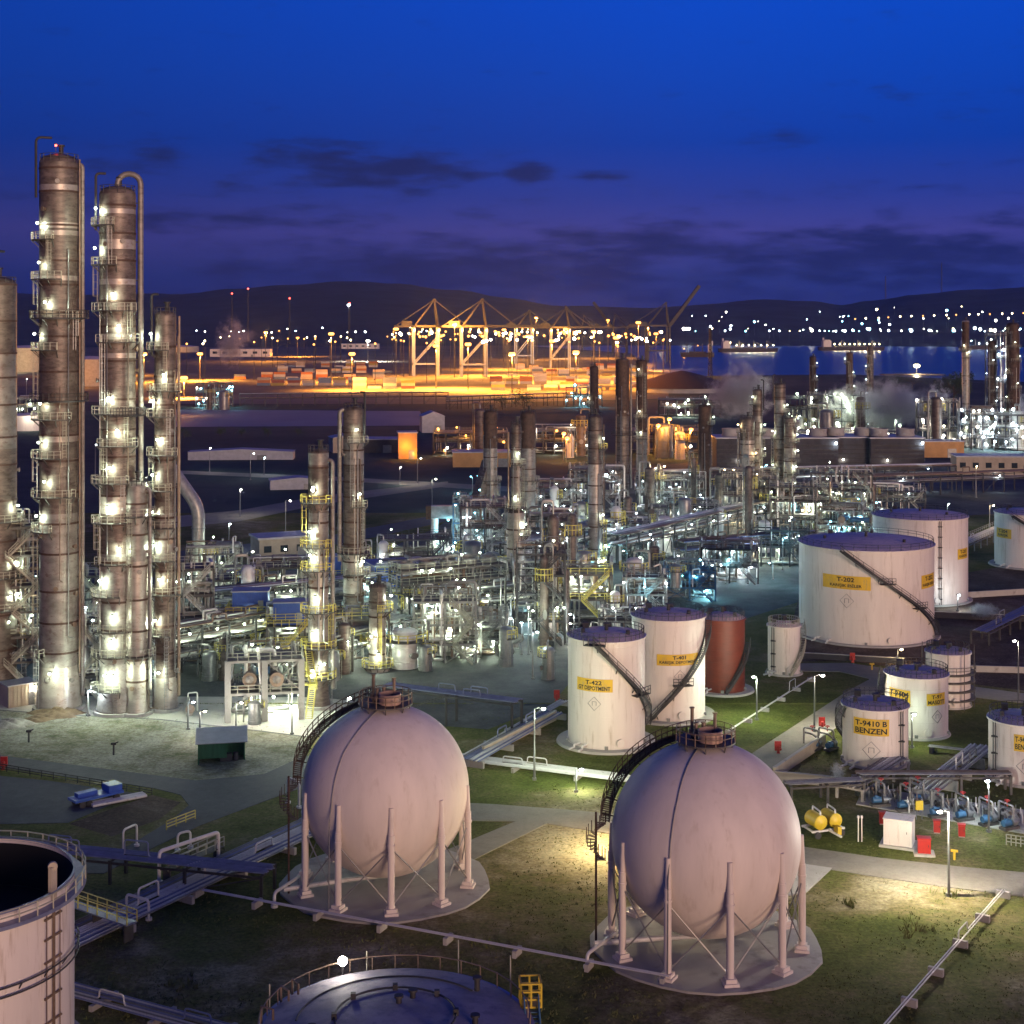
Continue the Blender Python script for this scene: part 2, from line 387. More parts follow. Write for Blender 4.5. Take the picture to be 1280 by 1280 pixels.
# hills rise from the plain behind the bay
HP = [(-1400, 352), (-400, 362), (0, 366), (100, 369), (220, 369), (300, 362), (360, 355), (430, 351), (500, 355), (560, 363), (640, 375), (700, 383), (800, 384), (880, 380), (960, 375), (1010, 377), (1055, 384), (1080, 378), (1150, 368), (1220, 362), (1290, 357), (1400, 352), (2700, 350)]
def lerp_tab(T, x):
    if x <= T[0][0]: return T[0][1]
    for (a, b), (c, d) in zip(T, T[1:]):
        if x <= c:
            t = (x - a) / (c - a); t = t * t * (3 - 2 * t); return b + (d - b) * t
    return T[-1][1]
def hill_z(x, d):
    px = CX + F * x / d
    top = HC + (HY - lerp_tab(HP, px)) / F * 7000
    t = min(1, max(0, (d - 4000) / 3000)); t = t * t * (3 - 2 * t)
    if d > 7000: t = max(.2, 1 - ((d - 7000) / 4200) ** 2)
    n = math.sin(x * .004 + d * .0021) * 5 + math.sin(x * .0113 - d * .006) * 3 + math.sin(x * .027 + d * .013) * 1.6
    return max(0, (top + n * t) * t - .3)
b = MB(); NX, ND = 200, 44
vs = []
for j in range(ND + 1):
    d = 4000 + (10800 - 4000) * j / ND
    for i in range(NX + 1):
        x = -5900 + 11800 * i / NX
        vs.append((x, d, hill_z(x, d) - .5))
fs = [(j * (NX + 1) + i, j * (NX + 1) + i + 1, (j + 1) * (NX + 1) + i + 1, (j + 1) * (NX + 1) + i) for j in range(ND) for i in range(NX)]
b.add(vs, fs)
X['hill'] = M('hillside_scrub', (.032, .048, .06), .95, 0, .4, .006, dirt=(.04, .046, .046), dirt_at=.58)
hills = b.build('hills', X['hill'], angle=180); hills['kind'] = 'structure'

sheet('terrain', [(-6000, -200), (6000, -200), (6000, 11000), (-6000, 11000)], X['grass'], 0.0, px=False)
sheet('far_plain', [(-6000, 560), (-1000, 470), (1000, 470), (6000, 560), (6000, 10900), (-6000, 10900)], X['field'], .02, px=False)
wm = M('sea_water', (.010, .018, .035), .32, 0, .1, .02); nn, ll = nodes_of(wm)
tcw = nn.new('ShaderNodeTexCoord'); mpw = nn.new('ShaderNodeMapping'); mpw.inputs['Scale'].default_value = (.05, .02, 1); nzw = nn.new('ShaderNodeTexNoise'); nzw.inputs['Scale'].default_value = 2.0; nzw.inputs['Detail'].default_value = 5
bpw = nn.new('ShaderNodeBump'); bpw.inputs['Strength'].default_value = .6; bpw.inputs['Distance'].default_value = .6
ll.new(tcw.outputs['Object'], mpw.inputs[0]); ll.new(mpw.outputs[0], nzw.inputs['Vector']); ll.new(nzw.outputs[0], bpw.inputs['Height']); ll.new(bpw.outputs[0], nn['Principled BSDF'].inputs['Normal'])
sheet('water', [(812, 464), (880, 470), (1060, 468), (1290, 478), (2300, 478), (2300, 434), (1290, 434), (900, 432), (700, 429), (640, 431), (790, 442)], wm, .10)
sheet('port_apron', [(-300, 486), (180, 505), (560, 505), (835, 498), (840, 466), (800, 443), (640, 432), (-300, 436)], X['apron'], .06)
sheet('plant_pavement', [(-80, 882), (60, 893), (200, 900), (330, 915), (385, 922), (480, 902), (610, 912), (690, 880), (715, 850), (800, 815), (1000, 752), (1000, 655), (1290, 640), (1290, 575), (900, 574), (640, 600), (545, 660), (440, 705), (220, 725), (-80, 690)], X['plant'], .03)
sheet('tower_light_apron', [(-80, 868), (60, 870), (400, 872), (470, 880), (470, 900), (385, 921), (330, 914), (200, 899), (60, 892), (-80, 881)], X['palecon'], .045)  # pale strip: floodlight at the column feet put into the ground colour
sheet('gravel_lot', [(-80, 881.8), (60, 892.8), (200, 899.8), (330, 914.8), (390, 922), (380, 945), (330, 968), (245, 976), (120, 960), (-80, 934)], X['gravel'], .02)
sheet('asphalt_road', [(-80, 934), (120, 960), (245, 976), (330, 968), (380, 945), (430, 945), (560, 1000), (480, 1000), (385, 982), (330, 1002), (250, 1032), (175, 1068), (130, 1092), (60, 1092), (160, 1058), (215, 1025), (236, 1007), (226, 994), (190, 985), (60, 968), (-80, 948)], X['asphalt'], .05, .05)
sheet('paved_yard', [(-80, 962), (60, 976), (172, 992), (85, 1029), (-80, 1032)], X['asphalt'], .04)
sheet('dirt_patch', [(86, 1030), (190, 994), (226, 1003), (200, 1024), (140, 1046)], X['dirt'], .03)
sheet('site_road', [(440, 990), (560, 1003), (620, 1006), (700, 1012), (765, 1018), (900, 1040), (1010, 1060), (1100, 1073), (1200, 1084), (1400, 1102), (1400, 1136), (1180, 1109), (1100, 1097), (1010, 1083), (900, 1063), (765, 1043), (684, 1030), (590, 1076), (520, 1112), (470, 1100), (590, 1050), (645, 1027), (560, 1026), (420, 1012)], X['road'], .08, .08)
sheet('site_path', [(925, 952), (1060, 864), (1088, 849), (1050, 840), (985, 839), (985, 830), (1060, 829), (1120, 838), (1140, 848), (1300, 870), (1300, 882), (1140, 862), (1100, 868), (1032, 920), (965, 962)], X['road'], .08, .08)
sheet('tank_farm_soil', [(985, 800), (1000, 740), (1100, 735), (1300, 700), (1300, 866), (1145, 846), (1120, 835), (1060, 826), (985, 827)], X['dirt'], .03)
sheet('far_road', [(215, 588), (420, 596), (700, 612), (760, 640), (740, 645), (690, 618), (420, 601), (215, 592)], X['road'], .06)
sheet('service_road', [(215, 646), (300, 638), (400, 620), (560, 602), (560, 608), (400, 631), (300, 652), (215, 660)], X['road'], .08)
sheet('lower_service_road', [(215, 690), (420, 668), (640, 626), (640, 634), (430, 680), (215, 704)], X['asphalt'], .08)
sheet('paved_lot', [(200, 512), (525, 514), (532, 532), (200, 534)], M('lot_ground', (.27, .26, .28), .7, 0, .12, .02), .08)
sheet('pump_pad', [(1080, 984), (1300, 1016), (1300, 1046), (1070, 1006)], X['palecon'], .10, .10)
sheet('sphere_approach', [(985, 1078), (1040, 1086), (1008, 1116), (985, 1120)], X['palecon'], .12, .12)

hm = bpy.data.materials.new('haze_air'); nn, ll = nodes_of(hm)
for n in list(nn):
    if n.type != 'OUTPUT_MATERIAL': nn.remove(n)
pv = nn.new('ShaderNodeVolumePrincipled'); pv.inputs['Color'].default_value = (.45, .64, 1, 1); pv.inputs['Density'].default_value = 2.4e-5; pv.inputs['Anisotropy'].default_value = .76
ll.new(pv.outputs[0], nn['Material Output'].inputs['Volume'])
b = MB(); b.box((0, 5400, 149.5), (12200, 11400, 301)); hz = b.build('haze', hm, smooth=False); hz['kind'] = 'stuff'
# steam and smoke: closed lumpy shells with a noisy volume inside
def plume(label, px, py, w, h, dens, base_py, lean=.2, seed=1, col=(.9, .9, .92)):
    s = scale_at(base_py); x, y = G(px, base_py); W, Hh = w / s, h / s; z0 = ZH(base_py, py)
    m = bpy.data.materials.new('steam'); nn, ll = nodes_of(m)
    for n in list(nn):
        if n.type != 'OUTPUT_MATERIAL': nn.remove(n)
    pv = nn.new('ShaderNodeVolumePrincipled'); pv.inputs['Color'].default_value = tuple(col) + (1,); pv.inputs['Anisotropy'].default_value = .2
    tcn = nn.new('ShaderNodeTexCoord'); nz = nn.new('ShaderNodeTexNoise'); nz.inputs['Scale'].default_value = 5.0 / W; nz.inputs['Distortion'].default_value = 1.0; nz.inputs['Detail'].default_value = 6; nz.inputs['Roughness'].default_value = .6
    nz.noise_dimensions = '4D'; nz.inputs['W'].default_value = seed * 3.7
    ll.new(tcn.outputs['Object'], nz.inputs['Vector'])
    mp = nn.new('ShaderNodeMapping'); mp.inputs['Scale'].default_value = (2 / W, 2 / W, 2 / Hh); mp.inputs['Location'].default_value = (0, 0, -1)
    ll.new(tcn.outputs['Object'], mp.inputs[0])
    ln = nn.new('ShaderNodeVectorMath'); ln.operation = 'LENGTH'; ll.new(mp.outputs[0], ln.inputs[0])
    def mm(op, a, bb, cl=False):
        n = nn.new('ShaderNodeMath'); n.operation = op; n.use_clamp = cl
        for i, q in enumerate((a, bb)):
            if isinstance(q, (int, float)): n.inputs[i].default_value = q
            else: ll.new(q, n.inputs[i])
        return n.outputs[0]
    fall = mm('SUBTRACT', 1.0, ln.outputs['Value'], True)
    d = mm('MULTIPLY', mm('SUBTRACT', mm('ADD', nz.outputs['Fac'], mm('MULTIPLY', fall, .32)), .60, True), dens * 9)
    ll.new(mm('MULTIPLY', d, mm('MULTIPLY', fall, 2.5, True)), pv.inputs['Density']); ll.new(pv.outputs[0], nn['Material Output'].inputs['Volume'])
    b = MB(); b.sphere((0, 0, Hh / 2), 1, 20, 12)
    b.v = [(p[0] * W / 2 + lean * p[2] * .3, p[1] * W / 2, Hh / 2 + (p[2] - Hh / 2) * Hh / 2) for p in b.v]
    o = b.build('steam_plume', m, None, (x, y, z0)); tag(o, label, 'steam', 'steam plumes over the plant', 'stuff'); return o
# ---------------------------------------------------------------- helpers for lettering
def text_geo(txt, size, align='CENTER', stretch=1.0):
    cu = bpy.data.curves.new('lettering', 'FONT'); cu.body = txt; cu.size = size; cu.align_x = align; cu.resolution_u = 3; cu.offset = .028 * size
    o = bpy.data.objects.new('lettering', cu); COL.objects.link(o)
    bpy.context.view_layer.update()
    me = bpy.data.meshes.new_from_object(o.evaluated_get(bpy.context.evaluated_depsgraph_get()))
    vs = [(v.co.x * stretch, v.co.y) for v in me.vertices]; fs = [tuple(p.vertices) for p in me.polygons]
    bpy.data.objects.remove(o); bpy.data.curves.remove(cu); bpy.data.meshes.remove(me)
    return vs, fs
def fit_text(txt, w, h):
    vs, fs = text_geo(txt, 1.0)
    x0, x1 = min(v[0] for v in vs), max(v[0] for v in vs); y0, y1 = min(v[1] for v in vs), max(v[1] for v in vs)
    k = h / (y1 - y0); kx = min(k * 1.25, w / (x1 - x0))
    return [((v[0] - (x0 + x1) / 2) * kx, (v[1] - (y0 + y1) / 2) * k) for v in vs], fs
def curved_sign(parent, R, a0, z, w, h, lines, label=None, letters=True):
    b = MB(); n = 10
    prof = [(R + .02, z - h / 2), (R + .07, z - h / 2), (R + .07, z + h / 2), (R + .02, z + h / 2)]
    b.lathe(prof + [prof[0]], n, (0, 0, 0), a0 - w / R / 2, a0 + w / R / 2)
    for q in (-1, 1):
        a = a0 + q * w / R / 2
        b.add([pol(r, a, zz) for r, zz in prof], [(0, 1, 2, 3)])
    s = b.build('sign_panel', X['sign'], parent)
    if label: s['label'] = label
    lh = h * .33
    t = MB()
    for i, ln in enumerate(lines):
        vs, fs = fit_text(ln, w * .88, lh)
        zc = z + h * (.22 if i == 0 else -.22) if len(lines) == 2 else z
        t.add([pol(R + .085, a0 + vx / R, zc + vy) for vx, vy in vs], fs)
    t.build('lettering', X['black'], s, smooth=False)
    return s
def curved_diamond(parent, R, a0, z, q):
    b = MB()
    c = [(0, q), (q, 0), (0, -q), (-q, 0)]
    def seg(p, r):
        for i in range(4):
            u0, v0 = p[0] + (r[0] - p[0]) * i / 4, p[1] + (r[1] - p[1]) * i / 4; u1, v1 = p[0] + (r[0] - p[0]) * (i + 1) / 4, p[1] + (r[1] - p[1]) * (i + 1) / 4
            b.beam(pol(R + .03, a0 + u0 / R, z + v0), pol(R + .03, a0 + u1 / R, z + v1), q * .07, .04)
    for i in range(4): seg(c[i], c[(i + 1) % 4])
    seg((-q * .3, q * .28), (-q * .3, -q * .3)); seg((q * .3, q * .28), (q * .3, -q * .28)); seg((-q * .3, q * .3), (q * .3, q * .3))
    return b.build('hazard_diamond', X['signgrey'], parent)
# ---------------------------------------------------------------- storage tanks
def helix(b, R, a0, z0, a1, z1, w=.9, land=None):
    n = max(8, int(abs(z1 - z0) / .24)); Ri, Ro = R + .12, R + .12 + w
    pin, pout = [], []
    for i in range(n + 1):
        t = i / n; a = a0 + (a1 - a0) * t; z = z0 + (z1 - z0) * t
        pin.append(Vector(pol(Ri, a, z))); pout.append(Vector(pol(Ro, a, z)))
        da = (a1 - a0) / n * .5
        vs = [pol(Ri, a - da, z), pol(Ro, a - da, z), pol(Ro, a + da, z), pol(Ri, a + da, z)]
        b.add(vs + [(x, y, zz - .06) for x, y, zz in vs], [(0, 1, 2, 3), (7, 6, 5, 4), (0, 4, 5, 1), (1, 5, 6, 2), (2, 6, 7, 3)])
    for P in (pin, pout):
        for x, y in zip(P[::2], P[2::2]): b.beam(x, y, .08, .42)
    for k in (.55, 1.05):
        for x, y in zip(pout[::2], pout[2::2]): b.beam(x + Vector((0, 0, k)), y + Vector((0, 0, k)), .08)
    for i in range(0, n + 1, 5): b.beam(pout[i], pout[i] + Vector((0, 0, 1.05)), .09)
    for i in range(4, n, 12):
        t = i / n; a = a0 + (a1 - a0) * t; b.beam(pol(R, a, z0 + (z1 - z0) * t - 1.0), tuple(pout[i]), .1)
    for fr in land or ():
        i = int(n * fr); a = a0 + (a1 - a0) * fr; z = z0 + (z1 - z0) * fr; sp = 1.3 / R
        b.deck(R + .1, R + 1.35, z, a - sp, a + sp, .12)
        b.rail([pol(R + 1.3, a - sp + sp * 2 * k / 4, z) for k in range(5)], 1.1, .7, .045)
def tank(label, px, py, r, h, mat='white', dome=.6, sign=None, stair=None, group='storage tanks', pad=1.3, rail='darksteel', bands=(), ladder=None, hoops=0, extras=True, signs2=None, diamond=True, rimcol=None, sump=True):
    x, y = G(px, py); t = thing('storage_tank', label, 'storage tank', (x, y, 0), face_cam(x, y), group)
    d = math.hypot(x, y)
    n = 72
    b = MB(); b.lathe([(r, .3), (r, h)], n)
    if hoops:
        for i in range(hoops):
            z = .3 + (h - .3) * (i + 1) / (hoops + 1); b.lathe([(r, z - .05), (r + .05, z - .05), (r + .05, z + .05), (r, z + .05)], n)
    if not hoops:
        z = 2.4
        while z < h - .8: b.lathe([(r, z - .03), (r + .022, z - .02), (r + .022, z + .02), (r, z + .03)], n); z += 2.4
    b.build('shell', X[mat], t)
    b = MB(); b.lathe([(r + .08, h - .18), (r + .22, h - .18), (r + .22, h + .06), (r, h + .06)], n)
    b.build('rim_angle', X[rimcol or mat], t)
    b = MB(); b.lathe([(r + .0, .28), (r + .14, .28), (r + .14, .42), (r, .42)], n); b.build('base_angle', X[rimcol or mat], t)
    b = MB(); b.lathe([(r, h + .04)] + [(r * (1 - i / 6), h + .05 + dome * (1 - (1 - i / 6) ** 2)) for i in range(1, 7)], n); b.build('roof', X['tankroof'], t)
    b = MB(); b.rail([pol(r - .12, 2 * PI * i / 36, h + .1) for i in range(36)], 1.1, 1.9, .04, True); b.build('railing', X[rail], t)
    b = MB(); b.lathe([(r * .1, 0.0), (r + pad, 0.0), (r + pad - .15, .3), (r * .1, .3)], n); b.build('foundation', X['palecon'], t)
    if stair:
        a0, z0, a1, z1, land = stair; b = MB(); helix(b, r, R_(a0), z0, R_(a1), z1, .85, land); b.build('staircase', X['darksteel'] if rail == 'darksteel' else X[rail], t)
    for sg in (sign, signs2):
        if not sg: continue
        spx, spy, wpx, hpx, lines = sg
        s1 = F / (y - r * .95); a = math.asin(max(-.98, min(.98, (spx - px) / (r * scale_at(py)) * .985)))
        z = HC - (spy - HY) / (F / (y - r * math.cos(a)))
        curved_sign(t, r, a, z, wpx / s1 / max(.35, math.cos(a)), hpx / s1, lines)
        if diamond and sg is sign:
            curved_diamond(t, r, a + .02, z - hpx / s1 * 1.15 - .5, hpx / s1 * .48 + .1)
    if extras:
        b = MB(); b.cyl((0, 0, h + dome - .1), (0, 0, h + dome + .9), .28); b.cyl((0, 0, h + dome + .9), (0, 0, h + dome + 1.05), .5); b.build('roof_vent', X['darksteel'], t)
        for k in range(3):
            a = 1.1 + k * 1.9; p = pol(r * .62, a, h + dome * .5); b = MB(); b.cyl(p, (p[0], p[1], p[2] + .7), .3); b.build('roof_nozzle', X['darksteel'], t)
        p = pol(r * .8, -2.4, h + .2); b = MB(); b.box((p[0], p[1], p[2] + .5), (.9, .9, .8)); b.build('gauge_hatch', X['darksteel'], t)
        b = MB(); a = R_(20); b.cyl(pol(r - .05, a, 1.2), pol(r + .35, a, 1.2), .42, n=16); b.cyl(pol(r + .3, a, 1.2), pol(r + .42, a, 1.2), .58, n=16); b.build('manhole', X[mat], t)
        for k, a in enumerate((R_(-42), R_(-30))):
            b = MB(); b.tube([pol(r - .05, a, .8), pol(r + 1.2, a, .8), pol(r + 1.25, a, .45), pol(r + 2.4, a + .02, .45)], .16, 8)
            b.build('outlet_pipe', X['pipewhite'], t)
    if ladder is not None:
        a = R_(ladder); b = MB()
        for q in (-.22, .22): b.tube([pol(r + .18, a + q / r, .3), pol(r + .18, a + q / r, h - .1), pol(r - .5, a + q / r, h + .3)], .07, 6)
        z = 1.5
        while z < h - 1:
            b.beam(pol(r, a - .5 / r, z), pol(r, a + .5 / r, z), .12, .16); b.box(pol(r + .2, a, z), (.7, .3, .18), 0); z += 2.2
        b.build('foam_pipe', X['darksteel'], t)
    for k in range(3):
        a = R_(-75 + 75 * k); b = MB(); b.box(pol(r + .1, a, .45), (.5, .25, .6), 0); b.build('earthing_box', X['galv'], t)
    return t
TK = {}
TK['depot'] = tank('white tank nearest the pumps\' steam, dark stair crossing its upper wall, sign GT DEPOTMENT', 758, 926, 5.53, 15.3, sign=(742, 857, 46, 16, ['T-422', 'GT DEPOTMENT']), stair=(103, 2.2, -17, 15.3, (.42, .98)), pad=1.7)
TK['depot']['label'] = 'tall white tank on a round pad with sign GT DEPOTMENT below its dark stair'
TK['mix'] = tank('tall white tank beside the red tank with floodlit foot and sign KARIŞIK DEPOTMENT', 835.5, 892, 5.6, 15.3, sign=(849, 825, 54, 14, ['T-401', 'KARIŞIK DEPOTMENT']), stair=(-24, .5, 97, 15.3, (.36,)), pad=1.7)
tank('rust red ribbed tank standing close behind the tall white pair', 903, 862, 3.65, 11.9, 'redtank', .8, stair=(8, .4, 80, 8, None), hoops=11, pad=1.6, diamond=False, rail='darksteel')
tank('small plain white tank with pale spiral stair, next to the red tank', 980, 841, 2.75, 8.3, stair=(18, .3, 118, 8.3, None), rail='palerail', ladder=-40, pad=.5)
tank('widest white tank with sign KARIŞIK ESİLER and diagonal stair', 1082.5, 791, 12.8, 17.7, dome=1.0, sign=(1058, 729.5, 60, 17, ['T-202', 'KARIŞIK ESİLER']), signs2=(1158, 723, 16, 17, ['T-202', 'KARIŞIK ESİLER']), stair=(88, .4, -20, 17.7, (.38, .66)), pad=1.2)
tank('large white tank half hidden behind the widest tank', 1150, 747, 10.1, 18.2, dome=.8, sign=(1202, 690, 12, 13, ['T-203', 'KARIŞIK']), ladder=24, pad=1.0, diamond=False)
tank('white tank cut by the photo edge beyond the widest tanks, dark stair on top', 1285, 706, 8.0, 13.2, dome=.6, sign=(1255, 668, 18, 12, ['T-204', 'KARIŞIK']), stair=(55, 6, -28, 13.2, (.5,)), pad=1.5, diamond=False)
tank('small white tank with large sign T-9410 B BENZEN', 1094, 951, 4.4, 7.9, dome=.3, sign=(1088.5, 910, 45, 21, ['T-9410 B', 'BENZEN']), stair=(-150, .3, -58, 7.9, None), ladder=50, pad=.3)
tank('small white tank with two yellow signs, floodlit behind the BENZEN tank', 1145.5, 915, 4.5, 8.8, dome=.3, sign=(1170, 873, 22, 15, ['T-97', 'MASOTT']), signs2=(1124, 873, 26, 20, ['T-9404', 'NAFTA']), stair=(-120, .3, -70, 8.8, None), pad=.4)
tk = tank('small banded tank with scaffold rings behind the one with two signs', 1185, 880, 3.4, 8.4, dome=.3, pad=.3, stair=None, diamond=False)
b = MB()
for z in (1.4, 2.8, 4.2, 5.4): b.deck(3.5, 4.2, z, 0, 2 * PI, .22, 40)
for k in range(10): b.beam(pol(4.15, k * .628, 0), pol(4.15, k * .628, 9.4), .12)
b.rail([pol(4.2, 2 * PI * i / 20, 5.4) for i in range(20)], 1.1, 1.5, .045, True); b.build('scaffold', X['steel'], tk)
tank('white BENZEN tank cut by the photo edge near the pump row', 1279.5, 972, 4.45, 7.9, dome=.3, sign=(1281, 930, 26, 21, ['T-9410 A', 'BENZEN']), ladder=-52, stair=None, pad=.5)

# the open topped tank at the near corner
x, y = G(-57, 1329.3); R0, H0 = 9.35, 15.0
t = thing('open_top_tank', 'pale open topped tank with black interior, cut by the near corner', 'storage tank', (x, y, 0), face_cam(x, y), 'near tanks')
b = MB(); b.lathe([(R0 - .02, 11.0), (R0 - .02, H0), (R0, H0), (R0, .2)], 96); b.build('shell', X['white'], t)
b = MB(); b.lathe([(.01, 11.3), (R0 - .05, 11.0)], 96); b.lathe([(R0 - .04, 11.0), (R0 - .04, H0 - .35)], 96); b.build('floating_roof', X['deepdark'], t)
b = MB(); b.deck(R0 + .05, R0 + .95, H0 - .75, 0, 2 * PI, .3, 96); b.lathe([(R0 - .1, H0 - .1), (R0 + .12, H0 - .1), (R0 + .12, H0 + .08), (R0 - .1, H0 + .08)], 96); b.build('wind_girder', X['pipesky'], t)
b = MB(); b.rail([pol(R0 + .9, 2 * PI * i / 40, H0 - .75) for i in range(40)], 1.15, 1.5, .05, True); b.build('railing', X['palerail'], t)
b = MB()
for z in (8.6, 9.3): b.tube([pol(R0 + .35, 2 * PI * i / 60, z) for i in range(60)], .07, 6, True)
for i in range(24): b.beam(pol(R0, 2 * PI * i / 24, 8.75), pol(R0 + .4, 2 * PI * i / 24, 9.3), .09)
b.build('sprinkler_ring', X['darksteel'], t)
for a, rr in ((R_(50), .13), (R_(55), .05), (R_(45), .05)):
    b = MB(); b.tube([pol(R0 + .25, a, .4), pol(R0 + .25, a, H0 - .9)], rr, 6); b.build('riser_pipe', X['pipebrown'], t)
for z in (3, 5, 7, 9.8, 11.6, 13.2): b = MB(); b.beam(pol(R0 + .2, R_(44), z), pol(R0 + .2, R_(57), z), .12, .14); b.build('pipe_bracket', X['pipebrown'], t)
for a in (R_(52), R_(165)):
    b = MB(); p = pol(R0 - .1, a, H0 - .6); b.box((p[0], p[1], p[2] + 1.3), (.75, .3, 2.6), a); b.cyl((p[0], p[1] - .15, p[2] + 2.6), (p[0], p[1] + .15, p[2] + 2.6), .37)
    b.build('foam_chamber', X['beigewall'], t)
b = MB(); b.lathe([(.5, 0), (R0 + 1.2, 0), (R0 + 1.1, .25), (.5, .25)], 72); b.build('foundation', X['palecon'], t)

# the domed tank at the bottom edge
x, y = G(494, 1282, 13.0); R1, H1 = 8.85, 13.0
t = thing('domed_roof_tank', 'mottled grey domed roof of a tank rising at the photo\'s lower edge', 'storage tank', (x, y, 0), face_cam(x, y), 'near tanks')
b = MB(); b.lathe([(R1, .2), (R1, H1)], 96); b.build('shell', X['pipesky'], t)
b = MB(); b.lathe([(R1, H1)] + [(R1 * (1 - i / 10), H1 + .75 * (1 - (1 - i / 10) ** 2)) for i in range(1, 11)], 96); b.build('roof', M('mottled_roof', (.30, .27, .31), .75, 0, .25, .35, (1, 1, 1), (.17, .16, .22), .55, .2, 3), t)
b = MB(); b.deck(R1 + .02, R1 + .55, H1 - .25, 0, 2 * PI, .25, 96); b.build('gutter', X['pipesky'], t)
b = MB(); b.rail([pol(R1 + .2, 2 * PI * i / 34, H1 - .2) for i in range(34)], 1.15, 1.7, .04, True, rails=(.95,)); b.build('railing', X['pipebrown'], t)
b = MB(); b.tube([pol(R1 * .46, 2 * PI * i / 40, H1 + .75) for i in range(40)], .07, 6, True)
b.build('roof_pipe', X['darksteel'], t)
for i in range(8): b = MB(); p = pol(R1 * .46, 2 * PI * i / 8, H1 + .5); b.box((p[0], p[1], p[2] + .2), (.35, .35, .6)); b.build('pipe_support', X['darksteel'], t)
b = MB(); b.tube([pol(R1 * .75, 2 * PI * i / 40 * .4 + 2.2, H1 + .4) for i in range(40)], .06, 6); b.build('roof_pipe', X['darksteel'], t)
for k, (rr, a) in enumerate(((.2, 3.0), (.32, 2.7), (.62, 1.3), (.66, -1.2), (.8, 2.2))):
    b = MB(); p = pol(R1 * rr, a, H1 + .3); b.cyl(p, (p[0], p[1], p[2] + .85), .2); b.cyl((p[0], p[1], p[2] + .8), (p[0], p[1], p[2] + .95), .32); b.build('roof_vent', X['darksteel'], t)
b = MB()
p = pol(R1 + 1.0, R_(108), H1 - .2); b.box((p[0], p[1], p[2]), (1.5, 1.5, .12))
q = .7; b.rail([(p[0] - q, p[1] - q, p[2]), (p[0] + q, p[1] - q, p[2]), (p[0] + q, p[1] + q, p[2]), (p[0] - q, p[1] + q, p[2])], 1.6, .7, .06, True, (1, .66, .33)); b.build('access_platform', X['yellow'], t)
b = MB(); b.stairs((p[0], p[1] - .8, H1 - .3), (p[0] + .3, p[1] - 9.5, .1), 1.0); b.build('access_stairs', X['cyanblue'], t)
for a, k in ((R_(150), 2.6), (R_(118), 2.9), (R_(193), 1.6), (R_(-110), 2.0)):
    b = MB(); p = pol(R1 + .3, a, H1 - .3); b.tube([p, (p[0], p[1], p[2] + k)], .05, 6); b.build('handrail_mast', X['palerail'], t)
for a in (R_(-128), R_(-120), R_(-100)):
    b = MB(); p = pol(R1 + .3, a, 1.0); b.tube([p, (p[0], p[1], H1 + .9), pol(R1 - .6, a + .05, H1 + .9), pol(R1 - .6, a + .05, H1 + .2)], .09, 6)
    b.build('foam_riser', X['pipebrown'], t)
b = MB(); b.lathe([(.5, 0), (R1 + 1.2, 0), (R1 + 1.1, .25), (.5, .25)], 72); b.build('foundation', X['palecon'], t)
# flood lamp standing on its far rim
p = pol(R1 + .1, R_(-155), H1 - 1.1)
lp = thing('floodlight', 'brightest flood lamp, on a short mast over the domed roof\'s far rim', 'flood lamp', (x, y, 0), face_cam(x, y))
b = MB(); b.cyl((p[0], p[1], p[2]), (p[0], p[1], p[2] + 1.9), .07); b.box((p[0], p[1], p[2] + 2.1), (.7, .3, .3)); b.build('mast', X['darksteel'], lp)
b = MB(); b.sphere((p[0], p[1] - .2, p[2] + 2.15), .33, 14, 10); b.build('bulb', EM('lamp_glow_bright', (1, .93, .78), 60), lp)
light(lp, (p[0], p[1] - .2, p[2] + 2.85), 420, COLR['white'], .3)

